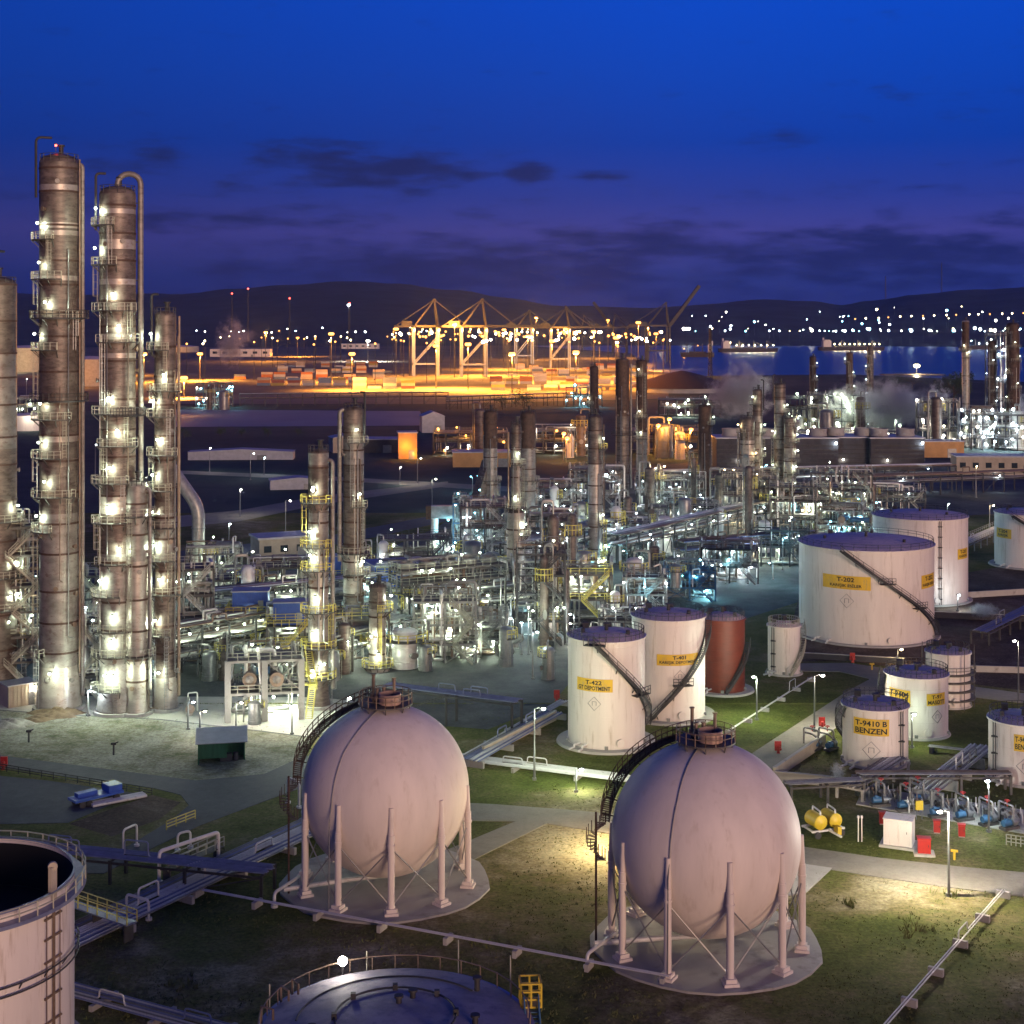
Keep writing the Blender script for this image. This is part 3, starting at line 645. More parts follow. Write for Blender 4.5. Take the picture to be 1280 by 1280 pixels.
# ---------------------------------------------------------------- the two gas spheres
def gas_sphere(label, px, py, r, zc, phase, padr, stair_az, line_az):
    x, y = G(px, py); t = thing('gas_sphere', label, 'gas sphere', (x, y, 0), face_cam(x, y), 'spherical gas tanks')
    b = MB(); b.sphere((0, 0, zc), r, 96, 64); b.build('sphere_shell', X['sphere'], t, angle=60)
    b = MB(); b.lathe([(.01, .0), (padr, 0), (padr, .22), (.01, .24)], 26, a0=.1, a1=.1 + 2 * PI); b.v = [(q[0] * (1 + .035 * math.sin(q[0] * .9 + q[1])), q[1] * (1 + .03 * math.sin(q[1] * .8)), q[2]) for q in b.v]; b.build('concrete_pad', X['concrete'], t, smooth=False)
    legs = []
    for k in range(10):
        a = R_(phase + 36 * k); b = MB(); lr = r + .05
        b.cyl(pol(lr, a, .55), pol(lr, a, zc - 1.9), .35, n=18)
        q = [pol(lr + .40, a, 0)]
        # tapered shoe where the leg meets the shell
        b.tube([pol(lr - .02, a, zc - 2.0), pol(lr - .06, a, zc - .4), pol(lr - .1, a, zc + .85)], .30, 14, r1=.25)
        b.box(pol(lr, a, .6), (1.0, 1.0, .5), a); b.box(pol(lr, a, .34), (1.4, 1.4, .3), a)
        b.cyl(pol(lr, a, 7.0 * zc / 10), pol(lr, a, 7.2 * zc / 10), .41, n=18)
        legs.append(a); b.build('leg', X['sphere'], t)
    for k in range(10):
        a, c = legs[k], legs[(k + 1) % 10]; lr = r + .05
        for z0, z1 in ((.9, zc * .68), (zc * .68, .9)):
            b = MB(); b.tube([pol(lr, a, z0), pol(lr, c, z1)], .075, 6); b.build('cross_brace', X['pipe'], t)
    # crown platform
    zt = zc + r
    b = MB(); b.cyl((0, 0, zt - .3), (0, 0, zt + .35), 1.3, n=24); b.deck(.3, 2.9, zt + .35, 0, 2 * PI, .14, 28)
    for k in range(8): b.beam(pol(2.7, k * PI / 4, zt + .3), pol(2.5, k * PI / 4, zc + math.sqrt(r * r - 6.25) - .05), .12)
    b.build('crown_platform', X['steel'], t)
    b = MB(); b.rail([pol(2.85, 2 * PI * i / 18, zt + .35) for i in range(18)], 1.15, 1.0, .045, True); b.build('crown_railing', X['pipebrown'], t)
    b = MB(); b.lathe([(1.2, zt + .42), (1.2, zt + 1.5), (1.1, zt + 1.5), (1.1, zt + .42)], 24, (.45, -.75, 0)); b.build('crown_hood', M('orange_primer', (.42, .27, .20), .6, 0, .15, .8), t)
    for qx, qy, hh in ((-1.3, .5, 3.0), (.9, .4, 2.6), (-.9, -.2, 1.7), (-.2, .9, 1.5)):
        b = MB(); b.cyl((qx, qy, zt + .3), (qx, qy, zt + .3 + hh), .17, n=10); b.cyl((qx, qy, zt + .7), (qx, qy, zt + 1.2), .34, n=12); b.cyl((qx, qy, zt + .2 + hh), (qx, qy, zt + .3 + hh), .26, n=10)
        b.build('relief_valve', X['pipebrown'], t)
    # stair that climbs round the shell to the crown
    b = MB(); n = 70; prev = None; inn, out = [], []
    for i in range(n + 1):
        f = i / n; e = R_(9 + 62 * f ** .92); a = R_(stair_az[0] + (stair_az[1] - stair_az[0]) * f)
        rr = (r + .35) * math.cos(e); z = zc + (r + .35) * math.sin(e); wd = .8
        inn.append(Vector(pol(rr, a, z))); out.append(Vector(pol(rr + wd * math.cos(e * .35), a, z + .15)))
    for i in range(n):
        m = (inn[i] + inn[i + 1]) / 2; o = (out[i] + out[i + 1]) / 2; b.beam(m, o, .24, .05)
    for P in (inn, out):
        for c, d in zip(P, P[1:]):
            b.beam(c, d, .07, .22)
            for k in (.55, 1.1): b.beam(c + Vector((0, 0, k)), d + Vector((0, 0, k)), .07)
        for i in range(0, n + 1, 4): b.beam(P[i], P[i] + Vector((0, 0, 1.1)), .08)
    for i in range(3, n, 8): b.beam(inn[i] - (inn[i] - Vector((0, 0, zc))).normalized() * .4, out[i], .1)
    # spiral flight down from the first landing
    a0 = R_(stair_az[0]); c = Vector(pol(r + 1.5, a0, 0))
    zz0 = inn[0].z
    for k in range(16):
        th = k * .42; p = c + Vector((math.cos(th), math.sin(th), 0)) * .95; b.beam((c.x, c.y, zz0 - k * .24), (p.x, p.y, zz0 - k * .24), .3, .05)
        b.beam((p.x, p.y, zz0 - k * .24), (p.x, p.y, zz0 - k * .24 + 1.1), .07)
    b.cyl((c.x, c.y, 0), (c.x, c.y, zz0 + 1.0), .11)
    b.build('shell_stairs', X['rustband'], t)
    # sprinkler riser over the front of the shell
    pts = []
    for i in range(26):
        e = R_(80 - i * 3.0); a = R_(line_az[0] + (line_az[1] - line_az[0]) * min(1, i / 14)); pts.append(pol((r + .05) * math.cos(e), a, zc + (r + .05) * math.sin(e)))
    a = R_(line_az[1]); pts += [pol(r + .35, a, zc - 1.0), pol(r + .45, a, .4)]
    b = MB(); b.tube(pts, .055, 8); b.build('sprinkler_pipe', X['pipe'], t)
    b = MB(); b.tube([(0, 0, zc - r + .15), (0, 0, .8), (-padr * .35, -.8, .8), (-padr * .95, -3.0, .8)], .24, 10)
    b.cyl((0, 0, zc - r - .05), (0, 0, zc - r + .3), .8, n=18); b.build('bottom_pipe', X['pipewhite'], t)
    b = MB(); b.box((1.2, 3.2, .95), (1.3, 1.2, 1.5)); b.build('valve_box', X['white'], t)
    return t
gas_sphere('pale gas sphere on ten legs, standing beside the starry flood lamp and green shed', 482, 1104, 8.95, 10.1, 3.6, 11.2, (-76, -158), (-30, -38))['label'] = 'pale gas sphere on ten legs, the farther one, a bright lamp just behind its crown'
gas_sphere('pale gas sphere on ten legs, the nearer one, dark stair climbing its back', 882, 1181, 9.1, 10.4, 14, 11.1, (-82, -140), (-24, -21))
# ---------------------------------------------------------------- tall columns
def bend(pts, rad=.5, k=3):
    P = [Vector(p) for p in pts]; out = [P[0]]
    for i in range(1, len(P) - 1):
        a, b, c = P[i - 1], P[i], P[i + 1]; r = min(rad, (a - b).length * .45, (c - b).length * .45)
        p0 = b + (a - b).normalized() * r; p1 = b + (c - b).normalized() * r
        for j in range(k + 1):
            t = j / k; out.append(p0.lerp(b, t).lerp(b.lerp(p1, t), t))
    out.append(P[-1]); return out
def lamp_part(parent, loc, off, power, col, r=.16, bulb=.22, arm=True):
    """small fixture: bracket + glowing bulb, real light just outside it"""
    p, o = Vector(loc), Vector(off)
    b = MB(); b.m = 0; b.beam(p, p + o, .09); b.box(tuple(p + o + Vector((0, 0, .22))), (.45, .45, .14))
    lp = b.build('lamp', [X['darksteel']], parent)
    c = MB(); c.sphere(tuple(p + o), bulb, 10, 6); c.build('bulb', BULB[col], lp)
    light(lp, tuple(p + o * 1.25 + Vector((0, 0, -bulb - .25))), power * 3.6, COLR[col], r)
    return lp
COLS = []
def column(label, px, py, top, r, base_r=None, plats=(), bands=(), pipes=(), davit=None, ring=6.0, mat='clad', rail='palerail', lampcol='cool', power=230, dome=.5, group='tall process columns', ringplat=(), base_lamp=True, neck=None, dy=0.0, red=False, skirt=.07):
    s = scale_at(py); x, y = G(px, py); y += dy
    H = HC - (top - HY) / (F / y)
    Z = lambda q: HC - (q - HY) / (F / y)
    rz = face_cam(x, y)
    t = thing('process_column', label, 'process column', (x, y, 0), rz, group); COLS.append(t)
    br = base_r or r * 1.15
    # shell: pieces of cladding change along the height
    cuts = sorted(set([H * skirt, H - r * dome] + [Z(q) for bd in bands for q in bd[:2]]))
    cuts = [0] + [c for c in cuts if 0 < c < H] ; mats = [X[mat], X['cladpale'], X['cladgrey'], X['rustband']]
    def mi(z):
        for bd in bands:
            if min(Z(bd[0]), Z(bd[1])) <= z <= max(Z(bd[0]), Z(bd[1])): return bd[2]
        return 0
    def rad(z):
        if z < H * skirt: return br + (r - br) * z / (H * skirt)
        if neck and z > Z(neck[0]): return neck[1]
        return r
    b = MB()
    for z0, z1 in zip(cuts, cuts[1:]):
        b.m = mi((z0 + z1) / 2); b.lathe([(rad(z0 + .01), z0), (rad(z1 - .01), z1)], 36)
    b.m = 0; rt = rad(H - .1)
    b.lathe([(rt * math.cos(u), H - r * dome + r * dome * math.sin(u)) for u in [PI / 2 * i / 6 for i in range(7)]], 36)
    if neck: zn = Z(neck[0]); b.lathe([(r, zn - .6), (neck[1], zn + .6)], 36)
    z = H * skirt + ring * .6; b.m = 3
    while z < H - 1:
        q = rad(z) + .07; b.lathe([(q - .08, z - .16), (q, z - .16), (q, z + .16), (q - .08, z + .16)], 36); z += ring * rnd.uniform(.7, 1.2)
    b.build('shell', mats, t)
    b = MB(); b.lathe([(.3, 0), (br + .5, 0), (br + .5, .5), (br + .1, .55)], 30); b.build('base_plinth', X['concrete'], t)
    pz = []
    for p in plats:
        q, ac, span = p[0], R_(p[1]), R_(p[2]); z = Z(q); rr = rad(z); w = p[4] if len(p) > 4 else 1.25
        a0, a1 = ac - span / 2, ac + span / 2
        b = MB(); b.deck(rr + .05, rr + w, z, a0, a1, .16)
        nb = max(2, int(span / .5))
        for i in range(nb + 1):
            a = a0 + (a1 - a0) * i / nb; b.beam(pol(rr + w - .1, a, z - .1), pol(rr, a, z - 1.2), .12)
        pf = b.build('platform', X['steel'], t)
        n = max(3, int(span * (rr + w) / 1.0))
        b = MB(); b.rail([pol(rr + .15, a0, z)] + [pol(rr + w - .06, a0 + span * i / n, z) for i in range(n + 1)] + [pol(rr + .15, a1, z)], 1.15, 1.1, .05)
        b.build('railing', X[p[5] if len(p) > 5 else rail], pf)
        if len(p) <= 3 or p[3]:
            la = ac + R_(rnd.uniform(-14, 14)) if len(p) <= 6 else R_(p[6])
            lamp_part(t, pol(rr, la, z + 2.5), tuple(Vector(pol(.85, la, 0))), power * (p[3] if len(p) > 3 and p[3] else 1) * rnd.uniform(.7, 1.2), lampcol, .14, .2)
        pz.append((z, a0 + .2, a1 - .2, rr))
    pz.sort(); lad = [(0.4, None, None, br)] + pz
    for i, (A, B) in enumerate(zip(lad, lad[1:])):
        a = B[1] if i % 2 else B[2]
        if B[0] - A[0] > 2.5:
            b = MB(); o = pol(1, a, 0); rr = max(B[3], rad(A[0])) + .3
            b.ladder(pol(rr, a, A[0]), pol(rr, a, B[0] + 1.0), o, .55); b.build('ladder', X[rail if i % 3 else 'galv'], t)
    for q, ac, span in ringplat:
        z = Z(q); rr = rad(z); a0, a1 = R_(ac - span / 2), R_(ac + span / 2)
        b = MB(); b.deck(rr, rr + 1.5, z, a0, a1, .2); pf = b.build('platform', X['darksteel'], t)
        b = MB(); n = 24; b.rail([pol(rr + 1.42, a0 + (a1 - a0) * i / n, z) for i in range(n + 1)], 1.15, 1.3, .05); b.build('railing', X['darksteel'], pf)
    for a, pr, z0, z1, kind in pipes:
        a = R_(a); zt, zb = Z(z0), Z(z1); rr = rad((zt + zb) / 2) + pr + .3
        b = MB(); pts = [pol(rr, a, zb), pol(rr, a, zt)]
        if kind == 'over': pts = [pol(rr, a, zb), pol(rr, a, zt), pol(rr * .35, a, zt + .0), pol(.2, a, H - .3)]
        if kind == 'arch':
            pts = [pol(rr, a, zb)] + [(math.sin(a) * rr * (.5 + .5 * math.cos(u)) + 0, -math.cos(a) * rr * (.5 + .5 * math.cos(u)), zt + 1.6 * math.sin(u)) for u in [PI * i / 8 for i in range(9)]] + [(0, 0, H - .5)]
            b.tube(pts, pr, 14)
        else: b.tube(bend(pts, pr * 2.2), pr, 12)
        b.build('riser_pipe', X['pipebrown' if pr < .3 else 'cladgrey'], t)
        z = zb + 3
        k = MB()
        while z < zt - 1: k.beam(pol(rr - pr - .3, a, z), pol(rr + .1, a, z), .1, .12); z += 6
        if k.v: k.build('pipe_bracket', X['darksteel'], t)
    for k in range(3 if H > 40 else 2):
        a = R_(rnd.uniform(-75, 75)); pr = rnd.choice((.07, .09, .13)); z1 = H * rnd.uniform(.55, .97); z0 = H * rnd.uniform(.02, .3); rr = max(rad(z0), rad(z1)) + pr + .22
        b = MB(); b.tube(bend([pol(rad(z1) - .1, a, z1), pol(rr, a, z1), pol(rr, a, z0), pol(rr + .8, a + .12, z0)], .3), pr, 6); b.build('riser_pipe', X[rnd.choice(('pipe', 'pipebrown', 'galv'))], t)
    for k in range(int(H / 7)):
        a = R_(rnd.uniform(-80, 80)); z = rnd.uniform(4, H - 3); rr = rad(z); b = MB(); b.cyl(pol(rr - .1, a, z), pol(rr + .45, a, z), .26, n=10); b.cyl(pol(rr + .4, a, z), pol(rr + .5, a, z), .38, n=10); b.build('nozzle', X[rnd.choice(('pipebrown', 'cladgrey'))], t)
    if davit:
        a = R_(davit[0]); hh = davit[1]; p = Vector(pol(r + .5, a, H - 7)); o = Vector((0.0, 0.0, 0.0)); ax = Vector((-math.sin(a), math.cos(a), 0))
        b = MB(); b.tube(bend([p, p + Vector((0, 0, 7 + hh)), p + Vector((0, 0, 7 + hh)) + ax * davit[2]], .9, 5), .2, 8); b.build('davit', X['darksteel'], t)
    b = MB(); b.rail([pol(rt * .97, 2 * PI * i / 14, H - r * dome + .1) for i in range(14)], 1.2, .9, .05, True); b.build('top_railing', X['darksteel'], t)
    b = MB(); b.cyl((.3, 0, H - .2), (.3, 0, H + 1.3), .35, n=12); b.cyl((.3, 0, H + 1.1), (.3, 0, H + 1.35), .55, n=12); b.build('top_nozzle', X['darksteel'], t)
    if red:
        lamp_part(t, (-.5, -.6, H + .2), (0, 0, 1.0), 25, 'red', .1, .2)
    if base_lamp:
        a = R_(-15 + rnd.uniform(-6, 6)); lamp_part(t, pol(br, a, 6.6), tuple(Vector(pol(1.7, a, 0))), power * 1.5, lampcol, .15, .22)
    return t
VL = [0, 1, 2, 3]
column('tallest banded column with red lamp on top, lit platforms down its edge', 74, 885, 192, 3.0, 3.55, davit=(-80, 2.4, 2.4), red=True, ring=5.0,
       plats=[(300, -70, 110), (349, -55, 120), (398, -20, 150), (437, -60, 110), (523, -40, 130), (571, -52, 110), (619, -45, 160), (662, -66, 90), (816, -75, 60, 0)],
       bands=[(232, 239, 1), (279, 286, 1), (289, 295, 1), (543, 551, 1), (345, 351, 1), (640, 830, 2), (650, 690, 1), (830, 885, 1)], ringplat=[(397, 0, 300), (500, 30, 300)],
       pipes=[(62, .16, 200, 840, 'st'), (78, .3, 205, 870, 'over'), (100, .22, 240, 870, 'st')])
column('second tallest column with a bright elbow pipe arching over its top', 147, 890, 232, 2.75, 3.2, davit=(-85, 1.8, 1.5), ring=5.2,
       plats=[(282, -60, 100), (331, -58, 110), (388, -15, 120), (427, 0, 110), (516, -20, 110), (556, 0, 100), (602, -30, 110), (651, -15, 130), (702, -5, 110), (742, -40, 90), (785, -25, 110), (816, -30, 170), (858, -35, 80)],
       bands=[(262, 268, 1), (300, 312, 1), (349, 356, 1), (417, 424, 1), (441, 447, 1), (617, 640, 1), (690, 885, 2), (840, 880, 1)], pipes=[(82, .45, 230, 860, 'arch'), (100, .2, 260, 860, 'st')], ringplat=[(518, 60, 150)])
column('stout pale lower column set right against the second tallest one', 170, 893, 600, 1.7, 2.05, mat='cladgrey', ring=4.5, plats=[(644, 30, 140, 0), (818, 20, 120, 0)], bands=[(700, 890, 1)], base_lamp=False, pipes=[(60, .3, 610, 860, 'over')], davit=None, dy=.4)
column('slim rusty column with pale railed platforms and base floodlight', 206.5, 887, 388, 1.65, 2.05, davit=(-70, 2.5, 1.0), ring=4.6,
       plats=[(437, -55, 130), (488, 0, 150), (520, -40, 130), (568, -40, 160), (612, -50, 140), (658, -45, 150), (699, -35, 130), (741, -30, 170), (792, -50, 130)],
       bands=[(640, 700, 2), (845, 885, 1)], pipes=[(88, .18, 395, 870, 'st'), (70, .12, 420, 870, 'st')], skirt=.1)
column('massive dark column cut by the photo edge', -3, 872, 345, 2.95, 3.4, ring=5.5, plats=[(650, 60, 120), (720, 40, 140), (760, 50, 100)], bands=[(440, 560, 2)], davit=(-40, 4, 5.0), base_lamp=False)
column('rusty column with yellow railed platforms behind the farther sphere', 398, 884, 560, 1.6, 1.95, davit=None, ring=4.3, rail='yellowrail', lampcol='cool',
       plats=[(627, -30, 150), (682, -40, 170), (711, -30, 150), (763, -20, 190), (808, -10, 200), (846, 10, 220)], bands=[(566, 580, 2), (640, 700, 2), (700, 800, 1)], pipes=[(80, .35, 575, 860, 'over')])
column('rusty banded column with a black pipe along its flank', 442, 800, 506, 1.95, 2.3, ring=4.0, davit=(60, 2.5, .9), plats=[(690, 20, 260, 0), (552, 20, 80, .4), (632, 25, 60, .4), (716, 30, 120, .8)], bands=[(548, 580, 2), (690, 740, 1)], pipes=[(-80, .42, 512, 700, 'over')], base_lamp=False)
column('short rusty column with yellow handrails next to the black piped one', 472, 838, 728, 1.5, 1.6, ring=3.2, rail='yellowrail', plats=[(762, 70, 140), (832, 0, 240)], bands=[(760, 830, 1)], group='short process columns')
column('stepped column, narrow above a lower fat section, amid the furnaces', 645, 752, 528, 2.0, 2.1, ring=4.0, neck=(640, 1.15), plats=[(580, 20, 90, .5), (634, 0, 300, .4), (668, 60, 90, .8)], bands=[(640, 700, 1), (560, 640, 2)], pipes=[(-84, .2, 540, 720, 'st')], base_lamp=False)
column('tall plain column rising over the green railed round deck', 744, 715, 518, 1.75, 2.0, ring=5, plats=[(655, 60, 60, .8), (712, 30, 320, 1.4), (560, 60, 60, .2), (694, 70, 60, .7)], bands=[(580, 640, 1), (640, 715, 2)], pipes=[(70, .15, 530, 640, 'st')], base_lamp=False, rail='yellowrail')
column('dark slender column behind the plain one, top against the port lights', 742.5, 600, 457, 1.7, 1.8, ring=5, plats=[(505, -50, 90, .3)], base_lamp=False, mat='rustband')
column('darkest broad column standing up before the amber port lights', 778, 628, 447, 2.3, 2.5, ring=5, plats=[], base_lamp=False, pipes=[(85, .3, 455, 610, 'st'), (100, .25, 470, 610, 'st')], ringplat=[(543, 0, 300)], mat='clad', bands=[(450, 520, 3)], davit=None)
column('slim dark column just beyond the broad dark one with white lamps', 802, 612, 449, 2.0, 2.1, ring=6, plats=[(470, -10, 100, .4), (522, -10, 100, .4), (548, -10, 100, .4)], base_lamp=False, mat='rustband', bands=[(540, 600, 2)])
column('dark column standing alone between the furnaces and the paired columns', 881, 622, 505, 2.2, 2.3, ring=4, plats=[(530, 80, 120, .2)], base_lamp=False, mat='rustband')
column('fat partner of the first paired columns', 934, 632, 520, 2.4, 2.5, ring=4.5, plats=[(540, -70, 120, .6), (575, 60, 120, .6), (602, 70, 120, .6)], base_lamp=True, lampcol='warm', bands=[(550, 610, 1)], pipes=[(-85, .3, 540, 600, 'st')])
column('slender crane topped partner of the first paired columns', 947, 630, 486, 1.6, 1.7, ring=4.5, plats=[(505, -40, 120, .4), (540, 70, 110, .5), (570, 80, 110, .5), (607, 60, 120, .7)], base_lamp=False, davit=(70, 3, 1), bands=[(520, 600, 2)])
column('slender tall partner of the second paired columns', 975, 632, 478, 1.85, 2.2, ring=4.5, plats=[(515, 70, 140, .4), (548, -60, 110, .5), (590, -60, 110, .5)], base_lamp=False, davit=(-70, 2.5, .8), bands=[(500, 560, 2)])
column('fat lamp studded partner of the second paired columns', 987, 634, 520, 1.9, 2.1, ring=4, plats=[(532, 70, 150, .6), (552, 75, 150, .7), (572, 70, 150, .7), (592, 60, 150, .8), (612, 50, 150, .8)], base_lamp=False, bands=[(560, 620, 2)])
# far plant beyond the cooling towers
for i, (px, py, tp, r, lab) in enumerate([(1062, 545, 440, 1.8, 'far lamp lined column at the steam cloud, shorter of the two'), (1088, 545, 432, 1.7, 'far lamp lined column at the steam cloud, taller of the two'), (1016, 540, 445, 1.8, 'far dark column at the near rim of the steam cloud'),
                                          (1240, 556, 425, 1.9, 'far lamp lined slim column beside the dark twin legged one'), (1266, 558, 403, 3.0, 'far dark broad column with lamps beyond the tall stack')]):
    column(lab, px, py, tp, r, r * 1.05, ring=7, plats=[(tp + 14 + k * 17, rnd.choice((-60, 50, 10)), 120, .35) for k in range(int((py - tp - 20) / 17))], base_lamp=True, lampcol=('cool', 'ice', 'ice', 'ice', 'cool')[i], mat='rustband' if i != 1 else 'clad', group='far process columns', power=90)
column('tall slim grey stack with a dark tip and lit collar platform', 1207, 556, 400, 1.75, 2.2, ring=12, mat='cladpale', plats=[(438, -20, 300, .8), (446, 40, 80, .4), (540, 20, 120, 1)], bands=[(400, 440, 3)], base_lamp=False, group='stacks')
for px, py, tp, r, lab in [(613, 664, 512, 2.0, 'dark furnace stack above the slanting duct'), (660, 664, 513, 2.2, 'dark furnace stack just behind the stepped column')]:
    column(lab, px, py, tp, r, r * 1.1, ring=7, mat='rustband', bands=[(560, 640, 2)], base_lamp=False, group='stacks', plats=[(600, 30, 200, 0)])

# ---------------------------------------------------------------- process structures
STRUCTS = []
PIPEM = ['pipe', 'pipe', 'pipewhite', 'pipebrown', 'galv', 'pipe']
def structure(label, px, py, wd, dp, levels, rz=.0, steel='steel', rail='palerail', lamps=4, lampcol='cool', power=160, pipes=14, deckp=.8, seed=0, stairs=True, legs=.38, roofbox=None, group='open steel process structures', pipem=None, name='process_structure'):
    q = random.Random(seed * 7 + int(px * 3 + py)); x, y = G(px, py)
    t = thing(name, label, 'process structure', (x, y, 0), face_cam(x, y) + R_(rz), group); STRUCTS.append((t, px, py, wd, dp, levels))
    nx, ny = max(1, round(wd / 5.5)), max(1, round(dp / 5.5)); xs = [-wd / 2 + wd * i / nx for i in range(nx + 1)]; ys = [-dp / 2 + dp * i / ny for i in range(ny + 1)]
    H = levels[-1]
    b = MB()
    for a in xs:
        for c in ys: b.box((a, c, H / 2), (legs, legs, H))
    for z in levels:
        for c in ys: b.beam((-wd / 2, c, z - .2), (wd / 2, c, z - .2), .22, .36)
        for a in xs: b.beam((a, -dp / 2, z - .2), (a, dp / 2, z - .2), .22, .36)
    zz = [0] + list(levels)
    for z0, z1 in zip(zz, zz[1:]):
        for i in range(nx):
            if q.random() < .4:
                c = q.choice((ys[0], ys[-1])); b.beam((xs[i], c, z0), (xs[i + 1], c, z1), .14); b.beam((xs[i + 1], c, z0), (xs[i], c, z1), .14)
        for j in range(ny):
            if q.random() < .4: a = q.choice((xs[0], xs[-1])); b.beam((a, ys[j], z0), (a, ys[j + 1], z1), .14)
    b.build('frame', X[steel], t)
    for z in levels:
        b = MB()
        for i in range(nx):
            for j in range(ny):
                if q.random() < deckp: b.box(((xs[i] + xs[i + 1]) / 2, (ys[j] + ys[j + 1]) / 2, z + .04), (wd / nx - .02, dp / ny - .02, .08))
        if b.v: b.build('deck', X['steel'], t)
        b = MB(); e = .15
        b.rail([(-wd / 2 - e, -dp / 2 - e, z), (wd / 2 + e, -dp / 2 - e, z), (wd / 2 + e, dp / 2 + e, z), (-wd / 2 - e, dp / 2 + e, z)], 1.15, 1.7, .05, True)
        b.build('railing', X[rail], t)
    if stairs:
        b = MB(); c = -dp / 2 - .9
        for i, (z0, z1) in enumerate(zip(zz, zz[1:])):
            x0 = wd / 2 - .6; run = min(wd * .8, (z1 - z0) * 1.0); p0, p1 = (x0 - (run if i % 2 else 0), c, z0), (x0 - (0 if i % 2 else run), c, z1)
            b.stairs(p0, p1, .9)
        b.build('stairs', X[rail], t)
    for k in range(int(pipes * 1.6)):
        r = q.choice((.1, .14, .18, .24, .32)); p = Vector((q.uniform(-wd / 2, wd / 2), q.uniform(-dp / 2, dp / 2), q.choice(zz[:-1]) + q.uniform(.4, 1.6)))
        pts = [p]
        for st in range(q.randint(2, 5)):
            ax = q.choice('xyz' if st else 'zx'); p = p.copy()
            if ax == 'x': p.x = q.uniform(-wd / 2 - .5, wd / 2 + .5)
            elif ax == 'y': p.y = q.uniform(-dp / 2 - .6, dp / 2 + .3)
            else: p.z = q.choice(levels) + q.uniform(.5, 2.4)
            if (p - pts[-1]).length > .8: pts.append(p)
        if len(pts) > 1:
            b = MB(); b.tube(bend(pts, r * 2.5), r, 8); b.build('pipe', X[pipem or q.choice(PIPEM)], t)
    for k in range(lamps):
        z = q.choice(levels if q.random() < .65 or len(levels) < 2 else levels[:-1]); side = q.choice((-1, -1, -1, 1)); a = q.uniform(-wd / 2, wd / 2)
        if q.random() < .5: lamp_part(t, (a, side * dp / 2, z + 1.1), (0, side * .35, 1.4), power * q.uniform(.6, 1.4), lampcol, .15, .2)
        else: lamp_part(t, (a, q.uniform(-dp / 2, dp / 2), z - .4), (0, 0, -.5), power * q.uniform(.6, 1.4), lampcol, .15, .2)
    return t
def box_unit(label, px, py, z, wd, dp, h, mat='blue', rz=0, name='equipment_cabin', cat='cabin', group=None, rail='yellowrail', legs=True, door=True):
    x, y = G(px, py); t = thing(name, label, cat, (x, y, 0), face_cam(x, y) + R_(rz), group)
    b = MB(); b.box((0, 0, z + h / 2), (wd, dp, h))
    for i in range(int(wd / .6)): b.box((-wd / 2 + .3 + i * .6, -dp / 2 - .03, z + h / 2), (.12, .08, h - .3))
    b.build('wall', X[mat], t)
    b = MB(); b.box((0, 0, z + h + .09), (wd + .5, dp + .5, .18)); b.build('roof', X['sheetroof'], t)
    if z > .5 and legs:
        for a in (-wd / 2 + .2, wd / 2 - .2):
            for c in (-dp / 2 + .2, dp / 2 - .2): b = MB(); b.box((a, c, z / 2), (.3, .3, z)); b.build('leg', X['steel'], t)
        b = MB(); b.box((0, 0, z - .1), (wd + 2.4, dp + 2.4, .2)); b.build('floor_deck', X['steel'], t)
        b = MB(); e = 1.1; b.rail([(-wd / 2 - e, -dp / 2 - e, z), (wd / 2 + e, -dp / 2 - e, z), (wd / 2 + e, dp / 2 + e, z), (-wd / 2 - e, dp / 2 + e, z)], 1.15, 1.3, .06, True); b.build('railing', X[rail], t)
    if door: b = MB(); b.box((wd * .3, -dp / 2 - .06, z + min(1.05, h / 2)), (.95, .1, min(2.1, h * .9))); b.build('door', X['galv'], t)
    return t
# proto vessels --------------------------------------------------------------
def vessel(label, mat, r=1.1, h=6.0, loc=(0, 0, 0)):
    t = thing('vertical_vessel', label, 'vessel', loc, 0, 'upright process vessels')
    b = MB(); b.lathe([(r * 1.05, 0), (r * 1.05, .9), (r, .95)] + [(r, h - r * .5)] + [(r * math.cos(u), h - r * .5 + r * .5 * math.sin(u)) for u in [PI / 2 * i / 5 for i in range(1, 6)]], 24)
    for z in (1.2, h * .5, h - r * .6): b.lathe([(r, z - .1), (r + .06, z - .1), (r + .06, z + .1), (r, z + .1)], 24)
    b.build('shell', X[mat], t)
    b = MB(); b.cyl(pol(r - .1, .5, h * .35), pol(r + .35, .5, h * .35), .32, n=12); b.cyl(pol(r + .3, .5, h * .35), pol(r + .42, .5, h * .35), .45, n=12); b.build('manway', X['pipe'], t)
    b = MB(); b.deck(r + .05, r + .95, h * .72, -1.6, 1.6, .12); pf = b.build('platform', X['steel'], t)
    b = MB(); b.rail([pol(r + .9, -1.6 + 3.2 * i / 8, h * .72) for i in range(9)], 1.1, .9, .05); b.build('railing', X['yellowrail'], pf)
    b = MB(); b.ladder(pol(r + .3, -1.3, .3), pol(r + .3, -1.3, h * .72 + 1), pol(1, -1.3, 0), .5, False); b.build('ladder', X['palerail'], t)
    b = MB(); b.tube(bend([(0, 0, h - .2), (0, 0, h + .9), (1.3 * r + .6, .3, h + .9), (1.3 * r + .6, .3, .4)], .4), .16, 8); b.build('overhead_pipe', X['pipe'], t)
    return t
